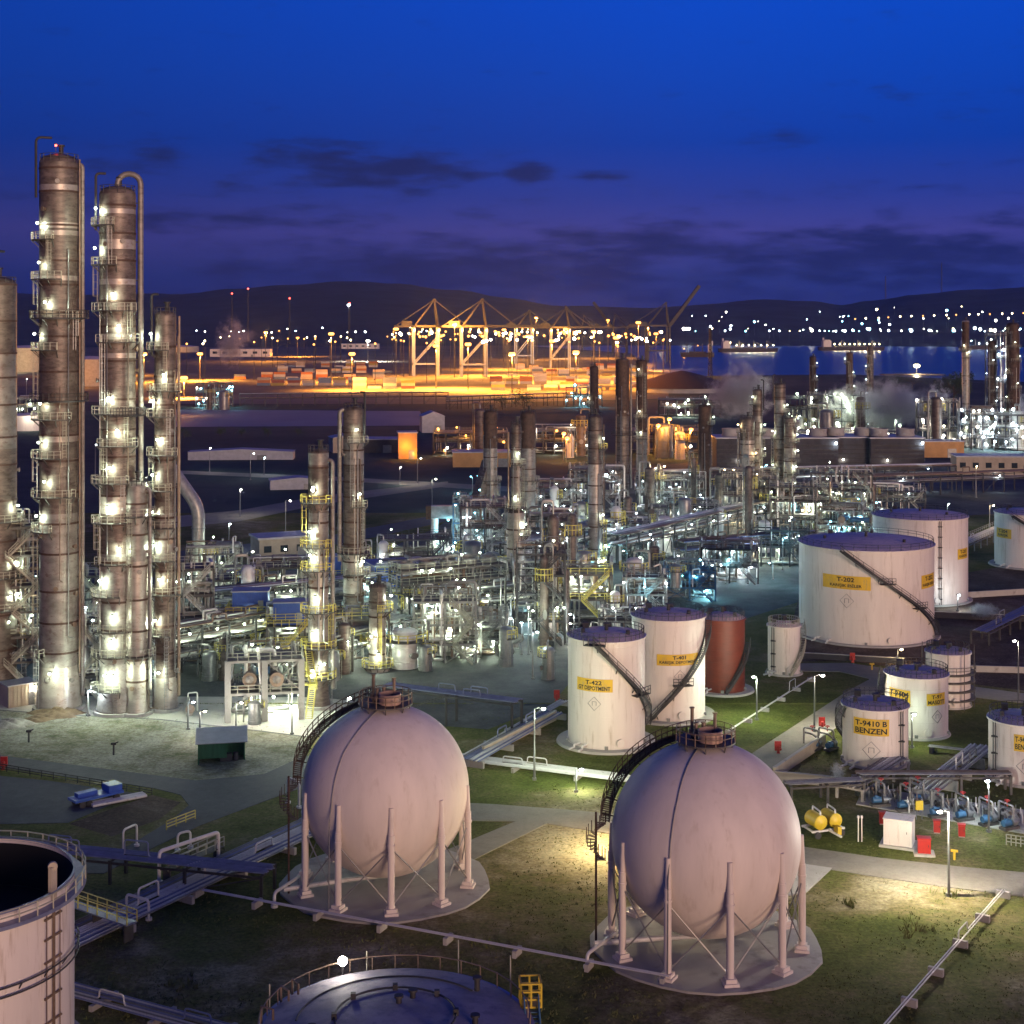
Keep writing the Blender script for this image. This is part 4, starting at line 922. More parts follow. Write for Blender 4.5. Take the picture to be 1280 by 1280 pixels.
def drum(label, mat, r=1.0, l=6.0, loc=(0, 0, 0)):
    t = thing('horizontal_drum', label, 'drum', loc, 0, 'horizontal process drums'); z = r + .9
    b = MB(); prof = [(r * math.sin(u), -l / 2 - r * .45 * math.cos(u)) for u in [PI / 2 * i / 5 for i in range(6)]] + [(r * math.cos(u), l / 2 + r * .45 * math.sin(u)) for u in [PI / 2 * i / 5 for i in range(6)]]
    b.lathe(prof, 24); b.v = [(x, zz, y + z) for x, y, zz in b.v]; b.build('shell', X[mat], t)
    for q in (-1, 1):
        b = MB(); b.box((0, q * l * .3, z * .45), (r * 1.5, .35, z * .9)); b.build('saddle', X['concrete'], t)
    b = MB(); b.cyl((0, -l / 2 - .05, z), (0, -l / 2 - .35, z), r * 1.08, n=24); b.build('end_flange', X['pipebrown'], t)
    for k in (-.25, .2):
        b = MB(); b.cyl((0, l * k, z + r * .9), (0, l * k, z + r + .5), .2, n=10); b.cyl((0, l * k, z + r + .45), (0, l * k, z + r + .55), .32, n=10); b.build('nozzle', X['pipe'], t)
    b = MB(); b.tube(bend([(0, l * .35, z + r), (0, l * .35, z + r + 1.2), (1.8, l * .35, z + r + 1.2), (1.8, l * .35, .2)], .35), .14, 8); b.build('pipe', X['pipewhite'], t)
    return t
PARK = (0, -150, -40)
VP = [vessel('upright white insulated process vessel with railed platform', 'pipewhite'), vessel('upright rusty process vessel with railed platform', 'clad', .9, 8), vessel('upright grey process vessel with railed platform', 'galv', 1.3, 5)]
DP = [drum('horizontal rusty drum with flanged end on concrete saddles', 'cladgrey'), drum('horizontal grey drum with flanged end on concrete saddles', 'galv', .8, 5), drum('horizontal blue drum with flanged end on concrete saddles', 'cyanblue', .75, 5)]
PLACED = []
def put(proto, px, py, z=0.0, scale=1.0, rz=None, label=None):
    x, y = G(px, py); c = dup(proto, (x, y, z), rnd.uniform(0, 6.28) if rz is None else rz, label, None, scale); PLACED.append((c, px, py)); return c
# named structures -------------------------------------------------------------
st = structure('concrete legged table with two drums on its lower deck and yellow stairs', 331, 894, 11, 6.5, [4.3, 9.2], steel='concrete', legs=.9, rail='palerail', lamps=6, power=330, pipes=12, deckp=1, stairs=False)
b = MB(); b.stairs((6.6, -3.4, 0), (7.4, .6, 4.3), 1.0); b.stairs((7.4, -2.6, 4.3), (6.6, 2.2, 9.2), 1.0); b.box((7.1, 1.2, 4.25), (2.0, 1.6, .12)); b.build('stairs', X['yellowrail'], st)
for k, dx in enumerate((-2.0, 2.1)):
    x, y = G(331, 894); c = dup(DP[0], (x + dx - .3, y, 4.35), face_cam(x, y), None); c['label'] = ('rusty drum with round flanged end on the concrete table, ' + ('closer to the slim column', 'closer to the yellow stairs')[k])
structure('crowded railed tower of decks wedged between the edge column and the tallest', 26, 868, 6.5, 6, [6, 10, 14, 18, 23, 27.5], lamps=9, power=150, pipes=26, deckp=.85)
structure('dark low framework between the two tallest columns', 113, 868, 4.5, 9, [4, 8, 12.5], steel='darksteel', lamps=4, power=70, pipes=16, lampcol='ice')
structure('tall dark braced framework beside the slim rusty column', 243, 832, 6.5, 7, [5, 9, 13, 17.5], steel='darksteel', rail='galv', lamps=5, power=120, pipes=22)
structure('broad dark framework under the blue cabins', 300, 822, 14, 8, [4.5, 8.2], steel='darksteel', rail='yellowrail', lamps=7, power=170, pipes=26)
structure('framework with yellow rails between the rusty column and blue cabin', 363, 836, 8, 6, [5, 9], rail='yellowrail', lamps=4, power=170, pipes=14)
structure('long yellow railed deck behind the two rusty columns', 440, 826, 13, 6, [4.5, 8], rail='yellowrail', lamps=7, power=260, pipes=16)
structure('white piped skid with tall pipe loops beside the white vessel', 556, 824, 11, 7, [3.5, 7, 11], steel='galv', rail='palerail', lamps=11, power=300, pipes=44, deckp=.45, lampcol='cool')
structure('bright piping frame at the edge of the lit yard', 601, 818, 9, 6, [3.6, 7], steel='galv', rail='galv', lamps=7, power=300, pipes=30, deckp=.4)
structure('purple grey scaffold frame standing by the lit yard and the tall tank', 676, 800, 9, 8, [4.5, 8.5, 13, 17], steel='darksteel', rail='darksteel', lamps=5, power=140, pipes=20, deckp=.5)
structure('tall braced tower carrying the yellow green round deck', 724, 778, 13, 9, [5.5, 10.5], steel='steel', rail='yellowrail', lamps=10, power=420, pipes=26, lampcol='cool')
structure('white portal frame in front of the cyan lit skid', 806, 764, 9, 5, [4, 7.5], steel='galv', rail='galv', lamps=5, power=220, pipes=16, lampcol='ice')
structure('cyan lit skid of small pipes', 862, 748, 11, 6, [3, 6.5], steel='cyanblue', rail='cyanblue', lamps=8, power=240, pipes=26, lampcol='cyan')
structure('dark pipe frame with white lamps right of the cyan skid', 912, 726, 13, 7, [4, 8], steel='darksteel', rail='galv', lamps=8, power=220, pipes=26, lampcol='ice')
structure('long dark elevated frame reaching toward the widest tank', 975, 706, 14, 6, [5, 9], steel='darksteel', rail='darksteel', lamps=6, power=180, pipes=20)
structure('warm lit frame around the feet of the first paired columns', 938, 660, 16, 9, [5, 10, 15], lamps=11, power=420, pipes=36, lampcol='warm')
structure('lamp crowded frame around the feet of the second paired columns', 1005, 668, 19, 9, [5, 10, 14], lamps=14, power=350, pipes=42, lampcol='cool')
structure('pale railed frame farther along the paired columns', 1052, 652, 18, 9, [5, 10, 15], steel='steel', lamps=10, power=380, pipes=34, lampcol='cool')
structure('cyan lit exchanger frame behind the widest tank', 1060, 672, 17, 7, [4, 8], steel='galv', lamps=10, power=420, pipes=30, lampcol='cyan')
structure('low dark frame at the far edge of the plant behind the large tanks', 1120, 640, 18, 8, [4, 7], steel='darksteel', lamps=5, power=260, pipes=18, lampcol='ice')
structure('dark furnace house framework left of the stepped column', 606, 706, 12, 9, [5, 10, 15], steel='darksteel', rail='galv', lamps=6, power=150, pipes=18, lampcol='ice')
structure('cyan lit exchanger tower by the white flue', 586, 694, 8, 7, [4.5, 9, 14], steel='cyanblue', rail='galv', lamps=9, power=220, pipes=18, lampcol='cyan')
structure('dark frame right behind the stepped column', 690, 722, 11, 9, [5, 9.5, 14], steel='darksteel', rail='darksteel', lamps=5, power=170, pipes=22, lampcol='ice')
structure('dark framework behind the tall plain column', 780, 694, 13, 8, [5, 9], steel='darksteel', rail='galv', lamps=7, power=190, pipes=22, lampcol='ice')
structure('low wide frame with scattered white lamps before the dark column', 856, 672, 20, 9, [5, 9], steel='darksteel', rail='galv', lamps=9, power=220, pipes=26, lampcol='ice')
structure('red brown rack building by the flat blue roof', 520, 712, 17, 8, [4, 8], steel='brick', rail='brick', lamps=4, power=120, pipes=14)
structure('far frame of bluish pipes under the slim dark column', 745, 640, 17, 10, [5, 10, 14], steel='darksteel', rail='galv', lamps=8, power=260, pipes=22, lampcol='ice')
structure('far dark frame between the furnace stack and the plain column', 690, 648, 15, 10, [5, 10], steel='darksteel', rail='galv', lamps=7, power=240, pipes=20, lampcol='ice')
structure('far dark frame under the lone dark column', 838, 636, 22, 10, [5, 10], steel='darksteel', rail='galv', lamps=9, power=260, pipes=22, lampcol='ice')
structure('dark frame with lamps beyond the framework of the blue cabins', 296, 776, 12, 8, [5, 9], steel='darksteel', lamps=6, power=170, pipes=20)
structure('lamp lit deck next to the big grey duct', 268, 742, 12, 8, [5, 9.5], steel='steel', rail='palerail', lamps=9, power=260, pipes=22)
structure('dark rack behind the two rusty columns, toward the duct', 352, 762, 13, 8, [5, 9.5], steel='darksteel', lamps=4, power=120, pipes=18)
structure('dark frame below the flat blue roof', 512, 770, 13, 8, [5, 9.5], steel='darksteel', rail='yellowrail', lamps=5, power=200, pipes=22)
structure('dark frame between the cooler deck and stepped column', 606, 764, 11, 9, [5, 9], steel='darksteel', lamps=6, power=170, pipes=24)
structure('grey frame behind the tall white tank pair', 782, 802, 10, 6, [4.5], steel='galv', rail='galv', lamps=3, power=160, pipes=12, lampcol='ice')
structure('dark frame next to the edge tower, behind the tallest column', 96, 820, 10, 8, [6, 11, 15], steel='darksteel', lamps=4, power=110, pipes=16)
structure('small lit frame between the twin column and the slim column', 192, 846, 5, 6, [4, 8, 12], lamps=4, power=90, pipes=12, lampcol='cyan')
# raised cooler deck with a fin fan row
st = structure('long raised cooler deck with rows of posts and pale pipe beneath', 560, 790, 22, 6, [10.5, 13.0], rz=24, steel='steel', rail='palerail', lamps=6, power=190, pipes=10, stairs=False, deckp=1, name='cooler_deck')
for k in range(5):
    b = MB(); b.lathe([(1.55, 13.1), (1.7, 13.4), (1.7, 14.2), (1.5, 14.2), (1.5, 13.4)], 22, (-8.8 + k * 4.4, 0, 0)); b.build('fan_ring', X['galv'], st)
# blue cabins, blue roofed building
box_unit('royal blue cabin on legs, the one nearer the slim rusty column', 314, 826, 9.0, 6.2, 4, 3.6, 'blue', rz=-6)
box_unit('royal blue cabin on legs, the one nearer the rusty yellow railed column', 363, 838, 8.2, 5.6, 3.6, 3.8, 'blue', rz=-4)
box_unit('flat roofed blue building on legs with yellow stair corner', 497, 768, 6.6, 12, 9, 4.2, 'blue', rz=16, name='control_building', cat='building')
box_unit('blue roofed white cabin among the pipe racks beyond the plain column', 797, 672, 2, 11, 6, 3.4, 'cyanblue', rz=-5, name='control_building', cat='building')
box_unit('small blue cabin behind the black piped column', 420, 742, 4.5, 5, 4, 4, 'blue')
x, y = G(22, 872)
t = box_unit('grey flat roofed guard hut with white door beside the tallest column', 23, 880, 0, 4.6, 3.6, 3.4, 'beigewall', rz=22, name='guard_hut', cat='hut', legs=False)
lamp_part(t, (1.8, -1.9, 3.0), (0, -.5, 0), 90, 'white', .12, .16)
# green open shelter
x, y = G(277, 950); t = thing('open_shelter', 'green sheet metal shelter with sloping grey roof on the gravel lot', 'shelter', (x, y, 0), face_cam(x, y))
b = MB(); b.box((0, 1.7, 1.5), (6.2, .12, 3.0)); b.box((-3.1, 0, 1.5), (.12, 3.5, 3.0)); b.box((3.1, .6, 1.5), (.12, 2.3, 3.0)); b.box((-1.2, -1.75, 1.9), (3.8, .1, 2.2))
for i in range(12): b.box((-2.9 + i * .31, -1.82, 1.9), (.06, .06, 2.1))
b.build('wall', X['green'], t)
b = MB(); b.add([(-3.5, -2.3, 2.9), (3.5, -2.3, 2.9), (3.5, 2.2, 3.9), (-3.5, 2.2, 3.9), (-3.5, -2.3, 3.02), (3.5, -2.3, 3.02), (3.5, 2.2, 4.02), (-3.5, 2.2, 4.02)], [(3, 2, 1, 0), (4, 5, 6, 7), (0, 1, 5, 4), (1, 2, 6, 5), (2, 3, 7, 6), (3, 0, 4, 7)]); b.build('roof', X['sheetroof'], t, smooth=False)
b = MB(); b.box((.6, -.4, .5), (1.6, .9, 1.0)); b.cyl((1.9, -.5, .05), (1.9, -.5, 1.1), .35); b.build('drum_rack', X['brick'], t)
# big grey elbow duct
x, y = G(248, 738); s = scale_at(738); t = thing('flue_duct', 'big grey elbow duct dropping beside the slim rusty column', 'duct', (x, y, 0), 0)
zz = lambda q: ZH(738, q)
b = MB(); b.tube(bend([(0, 0, 0), (0, 0, zz(634)), (-7.5, 1.5, zz(578)), (-11, 2, zz(572))], 2.6, 6), 1.45, 20); b.build('duct_shell', X['pipe'], t)
b = MB()
for q in (660, 690, 715): z = zz(q); b.lathe([(1.45, z - .15), (1.58, z - .15), (1.58, z + .15), (1.45, z + .15)], 20)
b.build('stiffener_ring', X['galv'], t)
# slanting furnace duct and convection box
x, y = G(604, 664); t = thing('furnace_duct', 'slanting rusty furnace duct leaning up to the dark stack', 'duct', (x, y, 0), 0)
b = MB(); b.beam((-2.8, -3, 4), (1.8, 1, 20), 3.0, 3.4); b.build('duct_shell', X['clad'], t)
b = MB(); b.box((-3, -3, 3.5), (7, 6, 7)); b.build('furnace_box', X['cladgrey'], t)
# white flue with a box head
x, y = G(553, 694); t = thing('flue_column', 'pale flue with a square louvred head beside the cyan tower', 'flue', (x, y, 0), face_cam(x, y)); hh = ZH(694, 632)
b = MB(); b.lathe([(1.5, 0), (1.1, hh * .35), (.95, hh * .6), (1.05, hh)], 20, (-2.0, 0, 0)); b.build('flue_pipe', X['pipewhite'], t)
b = MB(); b.box((.2, 0, hh - 1.6), (6.4, 3, 3.2)); b.build('louvre_head', X['galv'], t)
b = MB(); b.box((-3.6, -.4, hh - 1.6), (1.4, 3.2, 3.4)); b.build('end_box', X['rustband'], t)
for a in (2.6,): b = MB(); b.box((a, 0, (hh - 3.2) / 2), (.4, .4, hh - 3.2)); b.build('leg', X['steel'], t)
lamp_part(t, (1.5, -1.6, hh - 3), (0, -.6, -.4), 260, 'cyan', .15, .25); lamp_part(t, (-.5, -1.2, hh * .4), (0, -.6, 0), 300, 'cyan', .15, .25)
# white vessel and friends in the bright skid
c = put(VP[0], 506, 834, 0, 1.9, 0.2, 'fat white vessel at the lit yard, beside the white piped skid'); c.scale = (2.0, 2.0, 1.15)
for k, (pr, px, py, z, sc, lab) in enumerate([(VP[2], 532, 838, 0, .9, 'squat grey vessel on a plinth next to the fat white vessel'), (VP[0], 588, 800, 0, 1.3, None), (VP[1], 575, 806, 0, 1.2, None), (DP[1], 640, 812, 0, 1.0, None), (VP[0], 700, 770, 0, 1.3, None), (VP[0], 742, 772, 0, 1.2, None), (VP[2], 730, 756, 5.6, 1.2, None),
        (DP[0], 712, 778, 5.6, 1.0, None), (VP[0], 793, 752, 0, 1.6, None), (VP[1], 818, 740, 0, 1.3, None), (VP[2], 845, 752, 3.1, 1.0, None), (DP[2], 868, 750, 3.1, 1.1, None), (DP[1], 905, 728, 4.1, 1.1, None), (VP[0], 925, 722, 0, 1.4, None),
        (VP[0], 955, 690, 0, 1.4, None), (DP[0], 940, 660, 5.1, 1.4, None), (VP[1], 962, 664, 0, 1.6, None), (DP[1], 1010, 668, 5.1, 1.3, None), (VP[0], 1030, 664, 0, 1.7, None), (VP[2], 1062, 655, 0, 1.7, None), (DP[2], 1055, 675, 4.1, 1.2, None), (DP[2], 1075, 676, 4.1, 1.0, None), (VP[1], 1090, 650, 0, 1.4, None),
        (DP[1], 236, 893, 0, .8, 'grey drum pump set on the lit apron next to the slim rusty column'), (VP[2], 262, 850, 0, 1, None), (DP[0], 290, 826, 4.6, 1, None), (DP[2], 320, 850, 0, .9, None), (VP[1], 280, 850, 0, .9, None), (VP[2], 318, 905, 0, .7, 'small brown vessel under the concrete table'), (DP[1], 352, 836, 5.1, 1, None),
        (VP[1], 430, 842, 0, 1.1, None), (DP[0], 452, 828, 4.6, 1, None), (VP[2], 415, 850, 0, 1, None), (VP[0], 545, 800, 0, 1.1, None), (DP[1], 520, 772, 5.1, 1.1, None), (VP[1], 602, 770, 0, 1.3, None), (DP[1], 616, 792, 0, 1.3, None), (VP[2], 655, 790, 0, 1.2, None), (VP[0], 676, 770, 0, 1.3, None),
        (DP[0], 690, 725, 5.1, 1.4, None), (VP[1], 770, 700, 0, 1.6, None), (DP[1], 790, 696, 5.1, 1.3, None), (VP[0], 830, 690, 0, 1.6, None), (VP[2], 856, 676, 5.1, 1.4, None), (DP[0], 880, 690, 0, 1.4, None), (VP[1], 900, 650, 0, 1.8, None), (VP[0], 640, 690, 0, 1.5, None), (VP[2], 590, 720, 0, 1.7, None), (DP[2], 576, 712, 0, 1.6, None), (VP[2], 615, 740, 0, 1.8, None),
        (VP[0], 262, 745, 5.1, 1, None), (DP[1], 285, 745, 9.6, 1, None), (VP[2], 40, 868, 6, .9, None), (DP[1], 18, 866, 10.1, .8, None), (VP[0], 12, 866, 14, .8, None), (VP[1], 108, 850, 0, 1, None), (DP[0], 118, 845, 4.1, .9, None), (DP[2], 740, 648, 5.1, 1.6, None), (VP[0], 720, 640, 0, 1.8, None), (VP[1], 812, 640, 0, 1.8, None)]):
    put(pr, px, py, z, sc, None, lab)
for k in range(46):
    py = rnd.choice((640, 660, 680, 700, 720, 740, 760, 785, 805, 830, 850)) + rnd.uniform(-6, 6); px = rnd.uniform(225 if py > 740 else (450 if py > 690 else 590), 1000 - (py - 640) * 1.35)
    c = put(rnd.choice(VP + VP + DP), px, py, 0, rnd.uniform(.8, 1.3)); c.scale = (c.scale[0], c.scale[1], c.scale[2] * (rnd.uniform(1.2, 2.4) if c.name.startswith('vertical') else 1))
# pipe racks ---------------------------------------------------------------
def line_px(p0, p1): a, b = Vector(G(*p0)), Vector(G(*p1)); return a, b
def pipe_rack(label, p0, p1, levels, w=4.0, n=6, steel='steel', rmin=.12, rmax=.28, pmats=('pipe', 'pipebrown', 'pipewhite', 'galv'), step=6.0, rail=None, name='pipe_rack', brace=True, seed=0, lamps=0, lampcol='cool', roof=False):
    q = random.Random(seed + int(p0[0] * 3 + p0[1])); a, b_ = line_px(p0, p1); d = b_ - a; L = d.length; ang = math.atan2(d.y, d.x); mid = (a + b_) / 2
    t = thing(name, label, 'pipe rack', (mid.x, mid.y, 0), ang, 'pipe racks')
    m = max(1, round(L / step)); b = MB(); H = levels[-1]
    for i in range(m + 1):
        x = -L / 2 + L * i / m
        if H <= 1.5: k = MB(); k.box((x, 0, H / 2), (.4, w + .4, H)); k.build('sleeper', X[steel], t); continue
        for c in (-w / 2, w / 2): b.box((x, c, H / 2 - .1), (.3, .3, H - .2 if H > .6 else H))
        for z in levels: b.beam((x, -w / 2 - .2, z - .12), (x, w / 2 + .2, z - .12), .26, .24)
        if brace and H > 2.5 and i < m and i % 3 == 0:
            for c in (-w / 2, w / 2): b.beam((x, c, .2), (x + L / m, c, H - .3), .13)
    for z in levels:
        for c in (-w / 2, w / 2):
            if H > 1.5: b.beam((-L / 2, c, z - .3), (L / 2, c, z - .3), .16, .24)
    if b.v: b.build('frame', X[steel], t)
    for z in levels:
        y = -w / 2 + .3
        pitch = (w - .5) / n; y += pitch * .3
        while y < w / 2 - .2 and n > 0:
            r = min(q.uniform(rmin, rmax), pitch * .27); e0, e1 = -L / 2 - q.uniform(0, .6), L / 2 + q.uniform(0, .6)
            b = MB(); pts = [(e0, y, z + r), (e1, y, z + r)]
            if q.random() < .25 and L > 20:
                xm = q.uniform(-L * .3, L * .3); hh = q.uniform(.8, 1.8); pts = [(e0, y, z + r), (xm - 1.4, y, z + r), (xm - 1.4, y, z + r + hh), (xm + 1.4, y, z + r + hh), (xm + 1.4, y, z + r), (e1, y, z + r)]
            b.tube(bend(pts, .35), r, 8); b.build('pipe', X[q.choice(pmats)], t); y += pitch * q.uniform(.85, 1.15)
    if rail:
        b = MB()
        for c in (-w / 2 - .25, w / 2 + .25): b.rail([(-L / 2, c, H), (L / 2, c, H)], 1.1, 2.0, .05)
        b.build('railing', X[rail], t)
    if roof: b = MB(); b.box((0, 0, H + 1.3), (L, w + .6, .15)); b.build('cover', X['sheetroof'], t)
    for k in range(lamps): lamp_part(t, (-L / 2 + L * (k + .5) / lamps, -w / 2, H - .6), (0, -.4, -.3), 200 * q.uniform(.6, 1.3), lampcol, .15, .2)
    return t
pipe_rack('dark multilevel pipe rack running behind the slim rusty column', (205, 852), (400, 812), [4, 6.5, 9], 6, 8, 'darksteel', lamps=6)
pipe_rack('dark pipe rack running behind the blue cabins', (220, 806), (480, 776), [4.5, 7, 9.5], 6, 8, 'darksteel', lamps=5)
pipe_rack('pipe rack at the back of the two rusty columns', (400, 846), (500, 814), [4, 6.5], 5, 7, lamps=3)
pipe_rack('dark rack ending at the purple scaffold frame', (540, 790), (690, 770), [5, 7.5], 6, 8, 'darksteel', lamps=4)
pipe_rack('rack of rusty pipes climbing past the stepped column', (640, 742), (770, 700), [6, 8.5, 11], 6, 7, 'darksteel', lamps=4, lampcol='ice')
pipe_rack('long dark rack from the plain column toward the far tanks', (770, 712), (1000, 650), [6, 8.5], 6, 7, 'darksteel', lamps=5, lampcol='ice')
pipe_rack('dark elevated rack in front of the widest tank\'s white lamps', (850, 716), (1010, 700), [5.5, 7.5], 5, 7, 'darksteel', lamps=3, lampcol='ice', pmats=('pipesky', 'pipebrown'))
pipe_rack('dark far rack crossing behind the paired columns', (820, 622), (1190, 612), [6, 9], 6, 6, 'darksteel', step=9, lamps=5, lampcol='ice')
pipe_rack('far dark rack crossing the open land past the large tanks', (1060, 622), (1300, 612), [5, 7], 6, 6, 'darksteel', step=9, lamps=2, lampcol='ice')
pipe_rack('long blue grey pipe bridge on trestle legs behind the farther sphere', (486, 894), (646, 916), [4.7], 3.2, 9, 'darksteel', .14, .22, ('pipesky',), 9)
pipe_rack('sky tinted pipe bridge ending at the white pipe loops', (-30, 1080), (335, 1118), [2.6], 3.4, 9, 'darksteel', .13, .2, ('pipesky',), 10)
pipe_rack('white pipe run climbing from the left lawn track to the slanting lawn wall', (586, 958), (690, 898), [.9], 4.2, 10, 'concrete', .13, .2, ('pipewhite', 'pipe', 'pipesky'), 8, name='pipe_track')
pipe_rack('bright white pipe run across the lawn between the two spheres', (572, 952), (806, 982), [.6], 3.4, 9, 'concrete', .13, .19, ('pipewhite',), 8, name='pipe_track')
pipe_rack('wide pale pipe run slanting from the open topped tank to the farther sphere', (60, 1196), (400, 1036), [.8], 5.6, 13, 'concrete', .11, .2, ('pipesky', 'pipe', 'pipewhite'), 8, name='pipe_track')
pipe_rack('pale pipe run leaving the photo beside the domed tank', (60, 1236), (360, 1318), [.5], 3.0, 9, 'concrete', .1, .16, ('pipe', 'pipewhite', 'pipesky'), 7, name='pipe_track')
pipe_rack('long white pipeline passing in front of both spheres', (248, 1120), (830, 1229), [.7], 1.1, 3, 'concrete', .14, .2, ('pipewhite', 'pipe'), 7, name='pipeline')
pipe_rack('white pipeline slanting across the lawn beyond the nearer sphere', (1254, 1122), (1100, 1300), [.7], 1.0, 2, 'concrete', .16, .24, ('pipewhite',), 7, name='pipeline')
pipe_rack('white pipeline along the pale path toward the small plain tank', (912, 918), (1014, 852), [.6], .9, 2, 'concrete', .15, .2, ('pipewhite',), 7, name='pipeline')
pipe_rack('beige pipe run below the BENZEN tank', (1062, 1000), (1120, 962), [1.6], 3.4, 8, 'concrete', .13, .2, ('pipewhite', 'pipe'), 6, name='pipe_track')
pipe_rack('pale pipe run between the two BENZEN tanks', (1160, 1002), (1228, 946), [1.4], 3.6, 8, 'concrete', .13, .2, ('pipe', 'pipewhite'), 6, name='pipe_track')
pipe_rack('grey pipe bridge ending behind the nearer sphere', (985, 1003), (1075, 998), [2.4], 2.4, 7, 'steel', .12, .18, ('pipe', 'galv'), 6)
pipe_rack('grey cross rack in front of the BENZEN tank', (1075, 990), (1260, 990), [2.4], 2.2, 6, 'steel', .12, .18, ('pipe', 'pipebrown'), 6)
pipe_rack('thin white pipes at the foot of the tank with two signs', (1165, 940), (1290, 955), [.8], 1.6, 4, 'steel', .1, .15, ('pipewhite', 'pipe'), 6, name='pipe_track')
pipe_rack('pipe bridge stepping up at the photo edge by the scaffolded tank', (1225, 806), (1300, 768), [2.5], 3.4, 8, 'steel', .14, .22, ('pipe', 'pipesky'), 6)
pipe_rack('white roofed pipe run between the large tank and the edge tank', (1200, 692), (1262, 664), [2.4], 4, 9, 'galv', .16, .25, ('pipewhite',), 6, rail='palerail')
pipe_rack('white pipe run left of the tall tank on the round pad', (640, 918), (704, 882), [.7], 2.0, 5, 'concrete', .13, .2, ('pipewhite',), 6, name='pipe_track')
pipe_rack('far long trestle pipe rack before the amber container yard', (300, 508), (560, 505), [6, 9], 5, 5, 'darksteel', step=9, seed=3)
pipe_rack('far trestle pipe rack crossing toward the slim dark columns', (560, 512), (720, 506), [6, 9], 5, 5, 'darksteel', step=9, seed=4)
# U shaped white pipe loops near the pipe bridge
def pipe_loop(label, p0, p1, h, r=.17):
    a, b_ = line_px(p0, p1); b = MB(); b.tube(bend([(a.x, a.y, 0), (a.x, a.y, h), (b_.x, b_.y, h), (b_.x, b_.y, 0)], .5, 4), r, 10)
    for p in (a, b_): b.cyl((p.x, p.y, 0), (p.x, p.y, .25), r + .2, n=12)
    return tag(b.build('pipe_loop', X['pipewhite']), label, 'pipe loop', 'white pipe loops')
pipe_loop('small white pipe loop standing on the sky tinted pipe bridge with red lamp', (154, 1066), (171, 1058), 2.6, .12)
pipe_loop('largest white pipe loop, long and low over the pale pipe run', (199, 1104), (273, 1078), 3.4, .2)
pipe_loop('small white pipe loop behind the largest loop', (222, 1064), (238, 1060), 2.0, .14)
pipe_loop('slim white pipe loop in front of the largest loop', (231, 1114), (256, 1106), 2.6, .13)
pipe_loop('short white pipe loop near the yellow walkway', (158, 1142), (186, 1150), 2.0, .14)
pipe_loop('white pipe loop rising over the farther sphere\'s left stair', (360, 1004), (374, 1010), 3.2, .16)
pipe_loop('low white pipe loop at the farther sphere\'s pad', (343, 1134), (376, 1112), 1.5, .17)
pipe_loop('low white pipe loop at the nearer sphere\'s pad', (734, 1210), (770, 1182), 1.3, .17)
# ---------------------------------------------------------------- lamps on posts
def street_lamp(label, px, head, base, col='white', power=1500, arm=1.4, az=0.0, bulb=.3, name='street_lamp', cat='street lamp', group='lamp posts on the site', real=True, post='galv', rad=.2):
    x, y = G(px, base); h = max(2.5, ZH(base, head)); t = thing(name, label, cat, (x, y, 0), az, group)
    b = MB(); b.tube([(0, 0, 0), (0, 0, h)], .13 + h * .004, 8, r1=.07); b.box((0, 0, .15), (.5, .5, .3)); b.build('pole', X[post], t)
    b = MB(); b.tube([(0, 0, h - .05), (arm * .6, 0, h + .15), (arm, 0, h + .1)], .06, 6); b.box((arm + .25, 0, h + .16), (.9, .36, .14)); b.build('lamp_head', X['darksteel'], t)
    b = MB(); b.sphere((arm + .3, 0, h + .02), bulb, 12, 8, .7); b.build('bulb', BULB[col], t)
    if real: light(t, (arm + .3, 0, h - bulb - .35), power, COLR[col], rad)
    return t
